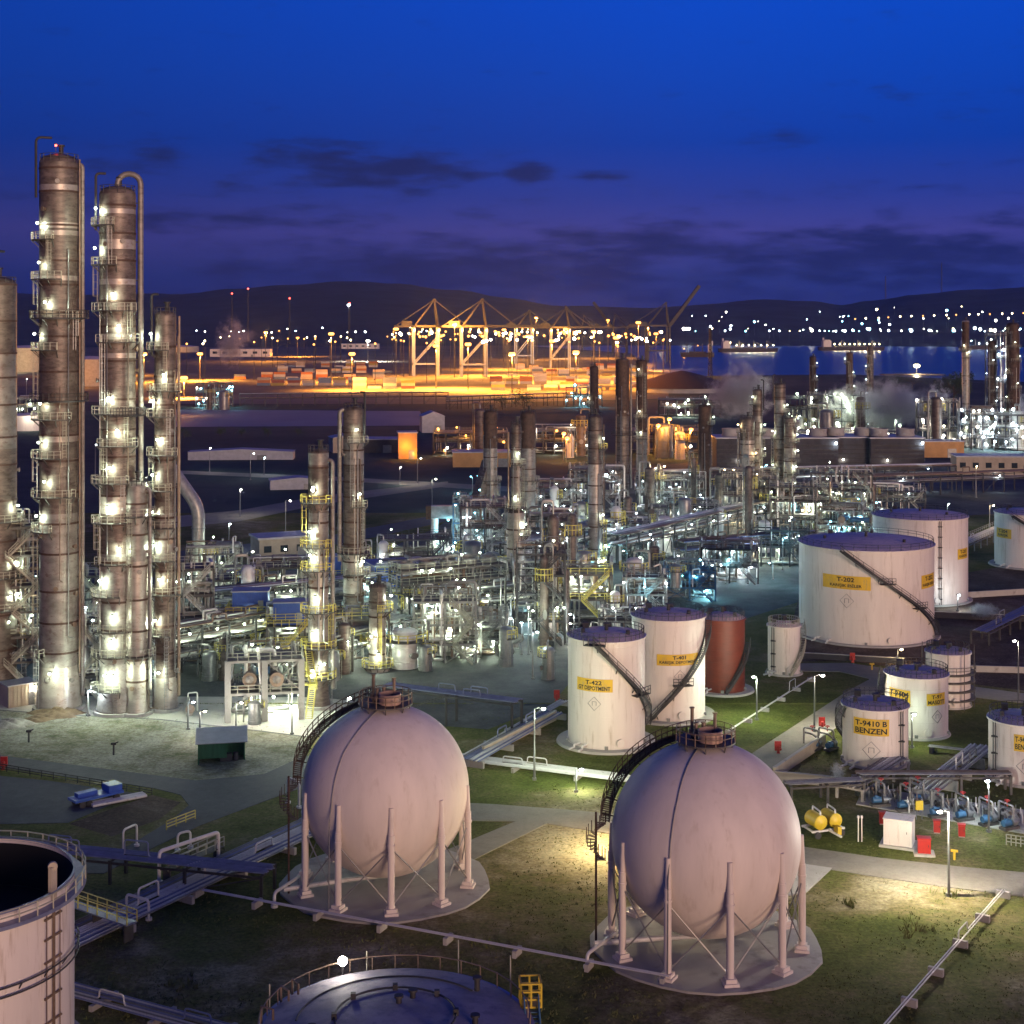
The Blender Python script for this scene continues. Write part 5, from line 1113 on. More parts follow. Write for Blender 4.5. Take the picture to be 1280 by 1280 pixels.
for a in [('white lamp post on the dark land beside the two rusty columns', 313, 567, 600, 'white', 900, 1, .34), ('white lamp post lighting the bright road behind the rusty yellow railed column', 357, 626, 668, 'white', 1200, 1, .3), ('white lamp post near the amber lit shed', 540, 599, 640, 'white', 1500, 1, .34), ('white lamp post left of the furnace stacks by the trestle rack', 522, 573, 604, 'white', 1200, 1, .34),
          ('white lamp post at the flat blue roof', 476, 722, 764, 'ice', 600, 1, .24), ('lamp post by the long pale warehouse', 309, 690, 722, 'white', 1500, 1, .26), ('bright lamp post beyond the plain column', 826, 583, 640, 'warm', 2600, 1, .42), ('cyan lamp post beside the black piped column, upper', 572, 660, 700, 'ice', 700, 1, .28),
          ('lamp post on the pale path by the small plain tank', 1018, 845, 915, 'white', 4800, 1, .2), ('tall lamp post shining on bare soil by the red cabinet', 1186, 1014, 1120, 'white', 13000, -1.3, .1), ('lamp post by the banded scaffold tank', 1273, 801, 878, 'white', 900, -1, .14), ('warm lamp post at the edge tank', 1237, 632, 672, 'warm', 1600, 1, .36),
          ('slim lamp post before the tall tank on the round pad', 668, 886, 975, 'cool', 3600, .9, .1), ('slim post at the pump pad carrying an added cold lamp', 1236, 976, 1040, 'ice', 2400, -.5, .08), ('lamp post at the red tank by the pale pipeline', 946, 846, 900, 'cool', 3600, -.8, .1), ('lamp post hidden beyond the nearer sphere', 786, 1008, 1064, 'warm', 11000, -.8, .15),  # slim pad post: its cold lamp is added to light the pad
          ('cold white lamp at the foot of the large half hidden tank', 1197, 744, 764, 'ice', 1300, 0, .32), ('small lamp post behind the BENZEN tank', 1140, 893, 935, 'cool', 700, 0, .12), ('lamp post by the scaffolded tank vents', 1122, 812, 832, 'warm', 500, .4, .12), ('bright far lamp post beyond the dark halls', 1220, 583, 622, 'warm', 1200, 0, .4),
          ('far white lamp post on the dark land by the tallest columns', 33, 474, 510, 'white', 1200, 0, .5), ('far blue white lamp post between the two tallest columns', 119, 556, 600, 'ice', 500, 0, .42), ('bright flood lamp peeping over the farther sphere just beside its crown', 434, 873, 932, 'cool', 5200, 0, .42), ('white lamp post on the far bright road, first from the slim rusty column', 262, 560, 590, 'white', 1500, 0, .4), ('white lamp post on the far bright road, second from the slim rusty column', 330, 572, 594, 'ice', 1200, 0, .4), ('white lamp post on the slanting road toward the black piped column', 300, 612, 646, 'white', 1500, 0, .34), ('white lamp post on the lower road by the big grey duct', 286, 655, 690, 'ice', 1300, 0, .3), ('white lamp post where the two far roads meet', 500, 584, 606, 'white', 1800, 0, .4), ('low flood lamp between the two tall white tanks', 820, 884, 897, 'ice', 1300, 0, .3), ('lamp post on the lawn before the tall white tank', 720, 962, 990, 'cool', 1500, .4, .1)]:
    street_lamp(*a)
# floods among the plant
FL = []
spots = [(455, 733, 775, 'cyan'), (450, 735, 780, 'cyan'), (430, 640, 690, 'ice'), (575, 688, 712, 'cyan'), (654, 640, 690, 'ice'), (708, 780, 806, 'white'), (620, 790, 806, 'ice'), (642, 785, 800, 'ice'), (848, 692, 716, 'ice'), (886, 702, 728, 'ice'), (900, 700, 724, 'ice'), (935, 708, 730, 'ice'), (1016, 772, 792, 'ice'),
         (812, 678, 704, 'ice'), (838, 660, 690, 'white'), (876, 626, 660, 'cool'), (908, 616, 650, 'ice'), (1035, 655, 690, 'cyan'), (1092, 640, 668, 'ice'), (1184, 634, 655, 'ice'), (840, 610, 640, 'ice'), (250, 905, 925, 'white'), (295, 908, 912, 'white'), (365, 905, 918, 'white'), (110, 872, 895, 'ice'), (235, 905, 912, 'ice')]
for px, head, base, c in spots: FL.append(('k', px, head, base, c))
for i in range(120):
    base = rnd.choice((610, 620, 640, 650, 660, 670, 690, 700, 715, 730, 750, 770, 790, 820, 845)) + rnd.uniform(-6, 6)
    lo = 10 if base > 730 else (430 if base > 700 else 580); hi = 1000 - (base - 610) * 1.0 if base > 740 else 1100
    px = rnd.uniform(lo, hi); FL.append(('r', px, base - rnd.uniform(3, 9) * scale_at(base), base, rnd.choice(('cool', 'cool', 'ice', 'white', 'cyan', 'cyan', 'cool', 'ice'))))
fproto = {}
for i, (k, px, head, base, c) in enumerate(FL):
    h = max(3, ZH(base, head)); hb = round(h / 2) * 2; x, y = G(px, base)
    key = (hb, c)
    if key not in fproto:
        fproto[key] = street_lamp('plant flood lamp', px, HY + (HC - hb) * scale_at(base), base, c, 900, .5, 0, .24, 'floodlight', 'flood lamp', 'flood lamps among the plant')
        o = fproto[key]
    else: o = dup(fproto[key], (x, y, 0), rnd.uniform(0, 6.28))
    o['label'] = {'cool': 'greenish white', 'ice': 'cold white', 'white': 'white', 'cyan': 'cyan', 'warm': 'warm white'}[c] + ' flood lamp on a thin post among the pipework'
    PLACED.append((o, px, head))

# ---------------------------------------------------------------- small things right of the nearer sphere
def pump_set(label, px, py, rz=.3, mat='cyanblue'):
    x, y = G(px, py); t = thing('pump_set', label, 'pump', (x, y, 0.1), rz, 'pumps on the lit pad')
    b = MB(); b.box((0, 0, .15), (2.4, 1.0, .3)); b.build('base_plate', X['steel'], t)
    b = MB(); b.cyl((-1.0, 0, .75), (.1, 0, .75), .38, n=16); b.box((-.5, 0, 1.15), (.4, .4, .25)); b.build('motor', X[mat], t)
    b = MB(); b.cyl((.3, 0, .75), (.9, 0, .75), .48, n=16); b.cyl((.6, 0, .75), (.6, 0, 1.5), .2); b.build('casing', X['galv'], t)
    b = MB(); b.tube(bend([(.6, 0, 1.4), (.6, 0, 2.6), (.6, 2.4, 2.6), (.6, 2.4, .3)], .3), .13, 8); b.build('discharge_pipe', X['pipe'], t)
    b = MB(); b.tube(bend([(.9, 0, .75), (1.6, 0, .75), (1.6, 1.6, 1.6), (1.6, 3.0, 1.6)], .3), .16, 8); b.build('suction_pipe', X['pipe'], t)
    b = MB(); b.cyl((.6, 1.0, 2.3), (.6, 1.0, 3.0), .07); b.tube([(.6 + .32 * math.cos(u), 1.0 + .32 * math.sin(u), 3.0) for u in [PI * i / 6 for i in range(12)]], .05, 6, True); b.build('valve_wheel', X['red'], t)
    return t
for i, (px, py, l) in enumerate([(1100, 1008, 'pump with blue motor at the pad end by the beige pipes'), (1132, 1014, 'pump with blue motor behind the white cabinet'), (1173, 1022, 'pump with blue motor behind the middle red box'), (1205, 1026, 'pump with blue motor behind the tall lamp post'), (1236, 1032, 'pump with blue motor by the slim post'), (1262, 1037, 'pump with blue motor at the photo edge'), (1150, 1006, 'small pump at the back of the pad by the yellow panel')]):
    pump_set(l, px, py, .2 + i * .05)
pump_set('blue pump by the low slanting wall, closer to the path', 1020, 938, .8)['group'] = 'pumps by the wall'; pump_set('blue pump by the low slanting wall, closer to the BENZEN tank', 1039, 938, .8)['group'] = 'pumps by the wall'
for i, (px, py) in enumerate([(1116, 1004), (1146, 1016), (1190, 1016), (1220, 1022), (1250, 1026), (1090, 1000), (1270, 1032)]):
    x, y = G(px, py); t = thing('pipe_manifold', 'grey pipe manifold with four valves ' + ('behind the white cabinet', 'behind the yellow panel and its small pump', 'between the middle red box and the tall lamp post', 'just beyond the tall lamp post', 'beside the slim post at the pad', 'at the pad end by the beige pipes', 'at the photo edge by the picket fence')[i], 'pipe manifold', (x, y, .1), .25, 'pipe manifolds at the pump pad')
    b = MB(); b.tube([(-1.3, 1.2, 1.1), (1.3, 1.2, 1.1)], .16, 8); b.tube([(-1.3, 1.9, .6), (1.3, 1.9, .6)], .14, 8); b.build('header_pipe', X['pipe'], t)
    for k in range(4):
        u = -1.0 + k * .65; b = MB(); b.tube(bend([(u, 1.2, 1.1), (u, .5, 1.1 + .3 * (k % 2)), (u, .1, .9), (u, .1, 0)], .2), .09, 8); b.cyl((u, .5, 1.0), (u, .5, 1.8 + .2 * (k % 3)), .05); b.cyl((u - .14, .5, 1.25), (u + .14, .5, 1.25), .17, n=10); b.build('valve_branch', X[('galv', 'pipewhite', 'pipe', 'pipebrown')[(k + i) % 4]], t)
    for k in (-1.1, 1.1): b = MB(); b.box((k, 1.5, .45), (.14, 1.1, .9)); b.build('support', X['steel'], t)
def cabinet(name, label, cat, px, py, w, d, h, mat, group=None, plinth=True, rz=.1, roofslope=True):
    x, y = G(px, py); t = thing(name, label, cat, (x, y, 0), face_cam(x, y) + rz, group)
    z0 = .25 if plinth else .12
    b = MB(); b.box((0, 0, z0 + h / 2), (w, d, h)); b.build('body', X[mat], t)
    b = MB(); b.box((0, 0, z0 + h + .05), (w + .16, d + .16, .1)); b.build('lid', X[mat], t)
    b = MB(); b.box((0, -d / 2 - .02, z0 + h * .5), (w * .86, .05, h * .84)); b.build('door', X[mat], t)
    b = MB(); b.box((w * .32, -d / 2 - .07, z0 + h * .55), (.06, .06, .25)); b.build('handle', X['darksteel'], t)
    b = MB(); b.box((0, 0, z0 / 2), (w + .9, d + .9, z0)) if plinth else b.box((0, 0, .06), (w * .9, d * .9, .12)); b.build('plinth', X['palecon'], t)
    return t
cabinet('equipment_cabinet', 'white metal cabinet on a concrete plinth before the pump row', 'cabinet', 1124, 1056, 3.2, 2.4, 2.9, 'white', rz=-.15)
cabinet('hose_cabinet', 'large bright red cabinet beside the road and the white cabinet', 'fire cabinet', 1155, 1068, 1.4, 1.0, 1.6, 'red', 'red fire cabinets')
for px, py, l in [(1103, 1030, 'small red box just behind the white cabinet'), (1171, 1041, 'small red box between the red cabinet and the tall lamp post'), (1202, 1046, 'small red box closest to the yellow T sign')]: cabinet('hose_cabinet', l, 'fire cabinet', px, py, .75, .6, 1.3, 'red', 'red fire cabinets', False)
def hydrant(label, px, py):
    x, y = G(px, py); t = thing('fire_hydrant', label, 'hydrant', (x, y, 0), 0, 'red hydrants')
    b = MB(); b.lathe([(.3, 0), (.3, .1), (.2, .15), (.2, .8), (.26, .85), (.26, .95), (.16, 1.1), (.01, 1.18)], 16); b.build('body', X['red'], t)
    b = MB(); b.cyl((-.45, 0, .65), (.45, 0, .65), .11, n=10); b.build('outlet', X['red'], t)
    b = MB(); b.box((0, .35, 1.0), (.9, .3, 1.3)); b.build('hose_box', X['red'], t)
for px, py, l in [(1028, 911, 'red hydrant beside the pale path near the BENZEN tank'), (973, 942, 'red hydrant beside the pale path just beyond the nearer sphere'), (1066, 828, 'red hydrant at the dark soil under the widest tank'), (4, 962, 'red hydrant at the road by the photo edge'), (696, 876, 'red hydrant by the tall tank on the round pad')]: hydrant(l, px, py)
x, y = G(1029, 1042); t = thing('foam_trailer', 'pair of yellow foam drums on a white and yellow trailer frame', 'trailer', (x, y, 0), .35)
for k in (-1.0, 1.0):
    b = MB(); b.lathe([(.01, -1.5), (.5, -1.42), (.85, -1.15), (.85, 1.15), (.5, 1.42), (.01, 1.5)], 22); b.v = [(px_ + k, z_, y_ + 1.75) for px_, y_, z_ in b.v]; b.build('drum', X['yellow'], t)
    b = MB(); b.tube(bend([(k, -1.0, 2.55), (k, -1.0, 3.0), (k + .3, 1.2, 3.0), (k + .3, 1.2, 2.4)], .2), .1, 8); b.build('pipe', X['pipewhite'], t)
b = MB(); b.box((0, -1.1, .78), (4.4, .22, .22)); b.box((0, 1.1, .78), (4.4, .22, .22)); b.beam((-2, -1.1, .78), (-2, 1.1, .78), .2); b.beam((2, -1.1, .78), (2, 1.1, .78), .2); b.beam((0, -1.1, .8), (.6, -3.0, .5), .2); b.build('frame', X['pipewhite'], t)
for k in (-1.6, 1.6):
    b = MB(); b.cyl((k, -1.32, .4), (k, -1.56, .4), .4, n=18); b.build('wheel', X['darksteel'], t)
b = MB(); b.box((.7, -2.0, 1.0), (.5, .9, .9)); b.build('coupling_box', X['yellow'], t)
def t_sign(label, px, py):
    x, y = G(px, py); t = thing('marker_post', label, 'marker sign', (x, y, 0), face_cam(x, y), 'yellow T markers')
    b = MB(); b.box((0, 0, .55), (.24, .1, .9)); b.box((0, 0, 1.12), (.8, .1, .26)); b.build('letter_plate', X['sign'], t)
    b = MB(); b.cyl((0, .1, 0), (0, .1, .7), .05); b.build('post', X['galv'], t)
t_sign('yellow T shaped marker on the lawn right of the tall lamp post', 1193, 1076); t_sign('yellow T shaped marker on the dark soil below the widest tank', 1090, 838)
x, y = G(1149, 1024); t = thing('control_cabinet', 'yellow control panel on two legs at the pump pad', 'panel', (x, y, 0), .1)
b = MB(); b.box((0, 0, 1.7), (.9, .3, 1.1)); b.build('panel_box', X['yellow'], t)
for k in (-.35, .35): b = MB(); b.box((k, 0, .6), (.08, .08, 1.2)); b.build('leg', X['galv'], t)
for px, hh, py, l in [(1075, 1021, 1052, 'short white double post by the yellow foam drums'), (490, 980, 992, 'white bollard at the road'), ]:
    x, y = G(px, py); t = thing('marker_post', l, 'post', (x, y, 0), 0); h = ZH(py, hh)
    for k in (-.2, .2): b = MB(); b.cyl((k, 0, 0), (k, 0, h), .07); b.box((k, 0, h), (.22, .22, .3)); b.build('post', X['white'], t)
def wall_line(name, label, cat, p0, p1, h, th, mat, group=None):
    a, c = line_px(p0, p1); d = c - a; t = thing(name, label, cat, ((a.x + c.x) / 2, (a.y + c.y) / 2, 0), math.atan2(d.y, d.x), group)
    b = MB(); b.box((0, 0, h / 2 - .05), (d.length, th, h + .1)); b.build('wall_body', X[mat], t)
    b = MB(); b.box((0, 0, h + .06), (d.length + .1, th + .12, .12)); b.build('coping', X['palecon'], t); return t
wall_line('containment_wall', 'low beige wall slanting from the nearer sphere to the BENZEN tank', 'wall', (968, 974), (1031, 931), 1.5, .35, 'beigewall', 'low tank dike walls')
wall_line('containment_wall', 'low dark wall behind the grey pipe bridge', 'wall', (968, 976), (1060, 985), 1.2, .35, 'concrete', 'low tank dike walls')
wall_line('containment_wall', 'low reddish wall in front of the widest tank', 'wall', (985, 822), (1130, 830), 1.0, .3, 'brick', 'low tank dike walls')
wall_line('containment_wall', 'low beige wall beside the white pipe run behind the farther sphere', 'wall', (604, 946), (694, 900), 1.4, .4, 'beigewall', 'low tank dike walls')
wall_line('containment_wall', 'long low wall behind the scaffolded tank', 'wall', (1140, 838), (1300, 842), 1.0, .3, 'palecon', 'low tank dike walls')
wall_line('containment_wall', 'low wall between the large half hidden tank and the edge tank', 'wall', (1200, 748), (1300, 742), 1.2, .3, 'palecon', 'low tank dike walls')
wall_line('containment_wall', 'dark low wall at the foot of the half hidden large tank', 'wall', (1165, 772), (1300, 778), 1.2, .3, 'brick', 'low tank dike walls')
def railing_line(label, p0, p1, h=1.1, mat='yellowrail', z=0, step=1.6, name='guard_rail', kick=False):
    a, c = line_px(p0, p1); b = MB(); b.rail([(a.x, a.y, z), (c.x, c.y, z)], h, step, .055, False, (1.0, .66, .33)); return tag(b.build(name, X[mat]), label, 'guard rail', 'guard rails')
railing_line('yellow guard rail at the road bend by the white pipe loops', (208, 1038), (244, 1024))
railing_line('pale picket fence by the pump pad at the photo edge', (1258, 1056), (1300, 1062), 1.2, 'palerail', 0, .5)
railing_line('dark post and rail fence along the yard strip', (-20, 960), (190, 994), .9, 'darksteel', 0, 2.0)
x, y = G(140, 1168); a, c = line_px((80, 1148), (165, 1178)); d = c - a
t = thing('walkway_bridge', 'yellow railed walkway crossing the pale pipe run beside the open topped tank', 'walkway', ((a.x + c.x) / 2, (a.y + c.y) / 2, 0), math.atan2(d.y, d.x))
L_ = d.length; b = MB(); b.box((0, 0, 1.8), (L_, 1.3, .14)); b.build('deck', X['pipesky'], t)
for k in (-.62, .62): b = MB(); b.rail([(-L_ / 2, k, 1.86), (L_ / 2, k, 1.86)], 1.1, 1.4, .05); b.build('railing', X['yellowrail'], t)
for k in (-.45, 0, .45): b = MB(); b.box((L_ * k, 0, .87), (.2, 1.1, 1.74)); b.build('leg', X['steel'], t)
a, c = line_px((205, 1106), (275, 1074)); d = c - a
t = thing('walkway_bridge', 'railed walkway along the pipe run under the largest white loop', 'walkway', ((a.x + c.x) / 2, (a.y + c.y) / 2, 0), math.atan2(d.y, d.x))
L_ = d.length; b = MB(); b.box((0, 0, 1.5), (L_, 1.2, .12)); b.build('deck', X['steel'], t)
for k in (-.58, .58): b = MB(); b.rail([(-L_ / 2, k, 1.55), (L_ / 2, k, 1.55)], 1.1, 1.4, .05); b.build('railing', X['palerail'], t)
for k in (-.45, .45): b = MB(); b.box((L_ * k, 0, .72), (.2, 1.0, 1.44)); b.build('leg', X['steel'], t)
# parked lorry frame in the yard and odds
x, y = G(120, 1003); t = thing('flatbed_trailer', 'blue flatbed trailer parked at the edge of the dirt patch', 'trailer', (x, y, 0), .75)
b = MB(); b.box((0, 0, .95), (6.5, 2.2, .3)); b.box((2.2, 0, 1.5), (1.8, 1.9, .9)); b.box((-1.2, .3, 1.35), (2.6, 1.0, .5)); b.build('bed', X['blue'], t)
for q in (-2.3, -1.4, 2.3):
    for k in (-1, 1): b = MB(); b.cyl((q, k * .75, .42), (q, k * 1.1, .42), .42, n=16); b.build('wheel', X['darksteel'], t)
x, y = G(150, 1003); t = thing('pipe_stack', 'small stack of pale pipes lying on the dirt patch', 'pipes', (x, y, 0), .62)
for k in range(4): b = MB(); b.cyl((-3.5, k * .45, .2), (3.5, k * .45, .2), .19, n=10); b.build('pipe', X['pipewhite'], t)
for px, py, l in [(36, 928, 'dark hydrant post on the gravel lot by the road'), (142, 944, 'dark hydrant post in the middle of the gravel lot')]:
    x, y = G(px, py); t = thing('monitor_post', l, 'post', (x, y, 0), 0); b = MB(); b.cyl((0, 0, 0), (0, 0, 1.5), .13); b.build('post', X['darksteel'], t); b = MB(); b.box((0, 0, 1.6), (.7, .25, .3)); b.beam((0, 0, 1.6), (.7, -.2, 1.9), .12); b.build('nozzle', X['darksteel'], t)
for px, py, w, l, mt in [(70, 893, 4.2, 'brown soil heap in front of the tallest column', 'dirt'), (12, 906, 3.6, 'pale rubble heap at the photo edge on the gravel lot', 'gravel'), (48, 900, 2.4, 'small brown soil heap on the gravel lot', 'dirt')]:
    x, y = G(px, py); b = MB(); b.lathe([(w * (1 - i / 7), (1 - (1 - i / 7) ** 2) * w * .22 - .05) for i in range(8)], 28)
    b.v = [(p[0] * (1 + .25 * math.sin(p[1] * 1.7)), p[1] * .7, p[2] * (1 + .35 * math.sin(p[0] * 2.3 + p[1] * 3.1)) + .0) for p in b.v]; tag(b.build('soil_heap', M('heap_soil', (.17, .115, .07) if mt == 'dirt' else (.32, .30, .26), .95, 0, .35, .8, bump=.6, bscale=2), None, (x, y, 0), angle=180), l, 'soil heap', 'heaps on the gravel lot')
# ---------------------------------------------------------------- weeds and grass tufts on the near lawns
b = MB(); q = random.Random(5)
def tuft(b, x, y, h, n):
    for k in range(n):
        a = q.uniform(0, 6.28); w_ = q.uniform(.03, .07) * (1 + h); dx, dy = math.cos(a), math.sin(a); lx, ly = q.uniform(-.5, .5) * h, q.uniform(-.5, .5) * h
        ox, oy = x + q.uniform(-.25, .25), y + q.uniform(-.25, .25)
        b.add([(ox - dx * w_, oy - dy * w_, 0), (ox + dx * w_, oy + dy * w_, 0), (ox + lx, oy + ly, h * q.uniform(.6, 1.1))], [(0, 1, 2)])
EXC = [(482, 1104, 12.2), (882, 1181, 12.2), (758, 926, 7.4), (835, 892, 7.4), (494, 1329, 11.5), (-57, 1329, 11)]
def lawn_ok(px, py):
    x, y = G(px, py)
    for ex, ey, er in EXC:
        X0, Y0 = G(ex, ey) if ex != 494 else G(494, 1282, 13)
        if (x - X0) ** 2 + (y - Y0) ** 2 < er * er: return False
    return True
def inpoly(px, py, P):
    c = False
    for i in range(len(P)):
        (x0, y0), (x1, y1) = P[i], P[i - 1]
        if (y0 > py) != (y1 > py) and px < (x1 - x0) * (py - y0) / (y1 - y0) + x0: c = not c
    return c
ROADS = [[(385, 985), (560, 1003), (700, 1012), (900, 1040), (1100, 1073), (1400, 1102), (1400, 1136), (1100, 1097), (900, 1063), (684, 1030), (520, 1112), (470, 1100), (645, 1027), (385, 1012)], [(925, 952), (1060, 864), (1120, 838), (1140, 848), (1032, 920), (965, 962)], [(-80, 880), (400, 920), (440, 945), (560, 1000), (385, 1010), (250, 1060), (130, 1100), (-80, 1100)]]
cnt = 0
while cnt < 12000:
    px = q.uniform(60, 1290); py = 405 + 875 * (q.random() ** .55) ; py = min(1290, max(880, py))
    if any(inpoly(px, py, P) for P in ROADS) or not lawn_ok(px, py): cnt += .3; continue
    x, y = G(px, py); clump = math.sin(x * .31 + 1.2 * math.sin(y * .23)) + math.sin(y * .37 + x * .11)
    if clump < q.uniform(-1.6, 1.4): cnt += .3; continue
    tuft(b, x, y, q.uniform(.08, .22), 4); cnt += 1
for px, py, n in [(1148, 1165, 8), (1143, 1150, 5), (1125, 1168, 4), (1180, 1120, 6), (600, 1180, 6), (1060, 1130, 10), (230, 1230, 10)]:
    x, y = G(px, py)
    for k in range(n): tuft(b, x + q.gauss(0, .7), y + q.gauss(0, .7), q.uniform(.4, 1.6 if n == 8 else .9), 4)
X['tuft'] = M('grass_blades', (.13, .14, .045), .9, 0, .45, .12, dirt=(.2, .17, .08), dirt_at=.56, dscale=.25, spec=.1)
g = b.build('grass', X['tuft'], smooth=False); g['kind'] = 'stuff'
# ---------------------------------------------------------------- port, bay and far plants
def high_mast(label, px, head, base, col='orange', power=1.1e5, real=True, bulbs=6, br=1.5):
    x, y = G(px, base); h = ZH(base, head); t = thing('high_mast_light', label, 'mast light', (x, y, 0), 0, 'high masts at the port')
    b = MB(); b.tube([(0, 0, 0), (0, 0, h)], .5, 8, r1=.25); b.deck(.2, 1.6, h - .8, 0, 2 * PI, .3, 14); b.build('mast', X['steel'], t)
    b = MB()
    c = MB()
    for k in range(bulbs): a = 2 * PI * k / bulbs; c.sphere(pol(1.7, a, h - .3), br, 8, 6)
    c.build('lamp_crown', BULB[col], t)
    if real == 1: light(t, (0, 0, h - 4.5), power, COLR[col], 1.2)
    elif real: light(t, (0, 0, h - 3.5), power, COLR[col], 1.2, 152, (0, 0, -1))
    return t
HM = [(332, 413, 452), (414, 415, 478), (495, 409, 474), (512, 401, 470), (372, 420, 446), (460, 424, 452), (568, 402, 472), (604, 418, 470), (630, 410, 462), (660, 418, 470), (690, 424, 478), (707, 409, 462), (742, 412, 470), (770, 420, 478), (798, 401, 470), (640, 440, 492), (545, 430, 486), (585, 428, 488), (720, 438, 490), (250, 440, 476), (128, 425, 470), (180, 440, 478), (230, 470, 498), (440, 440, 488), (670, 395, 450), (760, 398, 448), (820, 415, 462)]
for i, (px, hd, ba) in enumerate(HM):
    high_mast('amber high mast lamp over the container yard', px, hd + 2, ba, 'orange' if i not in (5,) else 'white', (8e5 if i % 3 == 0 else 1.9e6) * rnd.uniform(.6, 1.3), 1 if i % 3 == 0 else 2); PLACED.append((bpy.context.scene.objects[-1] if False else None, px, hd))
high_mast('white topped high mast standing clear of the container yard', 436, 381, 445, 'ice', 3e4)
# containers
def container(ci, label):
    b = MB(); b.box((0, 0, 1.3), (12.2, 2.44, 2.6))
    for k in range(15):
        for s_ in (-1, 1): b.box((-5.6 + k * .8, s_ * 1.25, 1.3), (.3, .1, 2.3))
    for a in (-6.08, 6.08):
        for c in (-1.2, 1.2): b.box((a, c, 1.3), (.2, .2, 2.66))
    o = b.build('shipping_container', CONT[ci], None, (0, 0, 0), smooth=False); return tag(o, label, 'container', 'stacked containers at the port')
cl = ['tan shipping container', 'orange shipping container', 'dark blue grey shipping container', 'pale shipping container', 'yellow shipping container', 'brick red shipping container']
protos = []; nc = 0; q = random.Random(21)
def put_cont(x, y, z, rz):
    global nc
    ci = q.choice((0, 0, 1, 3, 3, 4, 2, 5)); pr = [p for p in protos if p['ci'] == ci]
    if not pr:
        o = container(ci, cl[ci] + ' stacked in the amber lit port yard'); o['ci'] = ci; protos.append(o)
    else: o = pr[0].copy(); COL.objects.link(o)
    o.location = (x, y, z); o.rotation_euler = (0, 0, rz); nc += 1
rows = [(482, 330, 500), (474, 300, 480), (466, 320, 500), (459, 350, 470), (488, 560, 820), (480, 620, 830), (470, 640, 800), (462, 650, 800), (486, 430, 520)]
for base, a, c in rows:
    s = scale_at(base); px = a
    while px < c and nc < 292:
        if q.random() < .8:
            x, y = G(px, base)
            for lv in range(q.choice((1, 2, 3, 3, 4))):
                if nc < 292: put_cont(x, y + q.uniform(-.3, .3), lv * 2.62 + .1, q.choice((0, 0, 0, .06)))
            if q.random() < .3 and nc < 292: put_cont(x, y - 3, .1, 0)
        px += 13.5 * s + q.uniform(0, 5)
# ship to shore cranes
def crane(label, px, base, gz, apex, rz, boom_up=False, sc=1.0, col='galv'):
    x, y = G(px, base); t = thing('port_crane', label, 'port crane', (x, y, 0), rz, 'port cranes'); g, w_ = 28 * sc, 17 * sc
    b = MB()
    for a in (-g / 2, g / 2):
        for c in (-w_ / 2, w_ / 2): b.box((a, c, gz / 2), (2.0 * sc, 1.8 * sc, gz))
        b.beam((a, -w_ / 2, 14 * sc), (a, w_ / 2, 14 * sc), 1.4); b.beam((a, -w_ / 2, gz), (a, w_ / 2, gz), 1.6)
    for c in (-w_ / 2, w_ / 2):
        b.beam((-g / 2, c, 14 * sc), (g / 2, c, 14 * sc), 1.6); b.beam((-g / 2, c, 14 * sc), (g / 2, c, gz * .8), 1.2)
    b.build('portal_frame', X[col], t)
    b = MB()
    for c in (-3, 3): b.beam((-g / 2 - 22 * sc, c, gz + 1.5), (g / 2 + 2, c, gz + 1.5), 1.5, 2.6)
    b.box((-g / 2 - 8, 0, gz + 5), (12 * sc, 7, 5)); b.build('girder', X['darksteel'], t)
    b = MB(); L_ = 62 * sc
    for c in (-3, 3):
        if boom_up: b.beam((g / 2 + 2, c, gz + 1.5), (g / 2 + 2 + L_ * .62, c, gz + 1.5 + L_ * .82), 3.0, 4.6)
        else: b.beam((g / 2 + 2, c, gz + 1.5), (g / 2 + 2 + L_, c, gz + 1.5), 1.5, 2.6)
    for k in range(9):
        f = k / 8; p = (g / 2 + 2 + L_ * f * (.62 if boom_up else 1), 0, gz + 1.5 + (L_ * .82 * f if boom_up else 0)); b.beam((p[0], -3, p[2]), (p[0], 3, p[2]), .9)
    b.build('boom', X['darksteel'], t)
    b = MB()
    for c in (-4, 4):
        b.beam((g / 2, c * 1.6, gz), (g / 2 - 4, c * .3, apex), 1.6); b.beam((g / 2 - 4, c * .3, apex), (-g / 2, c * 1.4, gz), 1.1)
        if not boom_up: b.beam((g / 2 - 4, c * .3, apex), (g / 2 + L_ * .55, c * .7, gz + 2.5), .7)
        b.beam((g / 2 - 4, c * .3, apex), (-g / 2 - 20 * sc, c * .7, gz + 2.5), .7)
    b.box((g / 2 - 4, 0, apex), (3, 4, 2)); b.build('apex_frame', X['darksteel'], t)
    for k in range(1 if boom_up else 4):
        lamp_part(t, (-g / 2 + g * k / 3, -w_ / 2 - 1, gz - 1), (0, -.6, -.8), 14000, 'orange', .8, 1.0)
    return t
crane('floodlit port crane with lowered boom, the one closer to the slim high masts', 532, 470, 56, 88, .18)
crane('floodlit port crane with lowered boom, the one beside the amber glow', 592, 471, 56, 88, .14)
crane('floodlit port crane with lowered boom, farther back in the amber glow', 655, 455, 54, 80, .2, sc=.9)
crane('floodlit port crane with lowered boom, beside the slim dark columns', 700, 460, 54, 82, .1, sc=.9)
crane('big dark port crane with its boom raised against the sky', 822, 452, 56, 94, .1, True, 1.25, 'darksteel')
crane('faint port crane with raised boom left of the big dark one', 775, 442, 52, 80, PI - .2, True, 1.0, 'darksteel')
crane('faint port crane with raised boom in the amber haze', 735, 440, 52, 78, PI - .1, True, .9, 'darksteel')
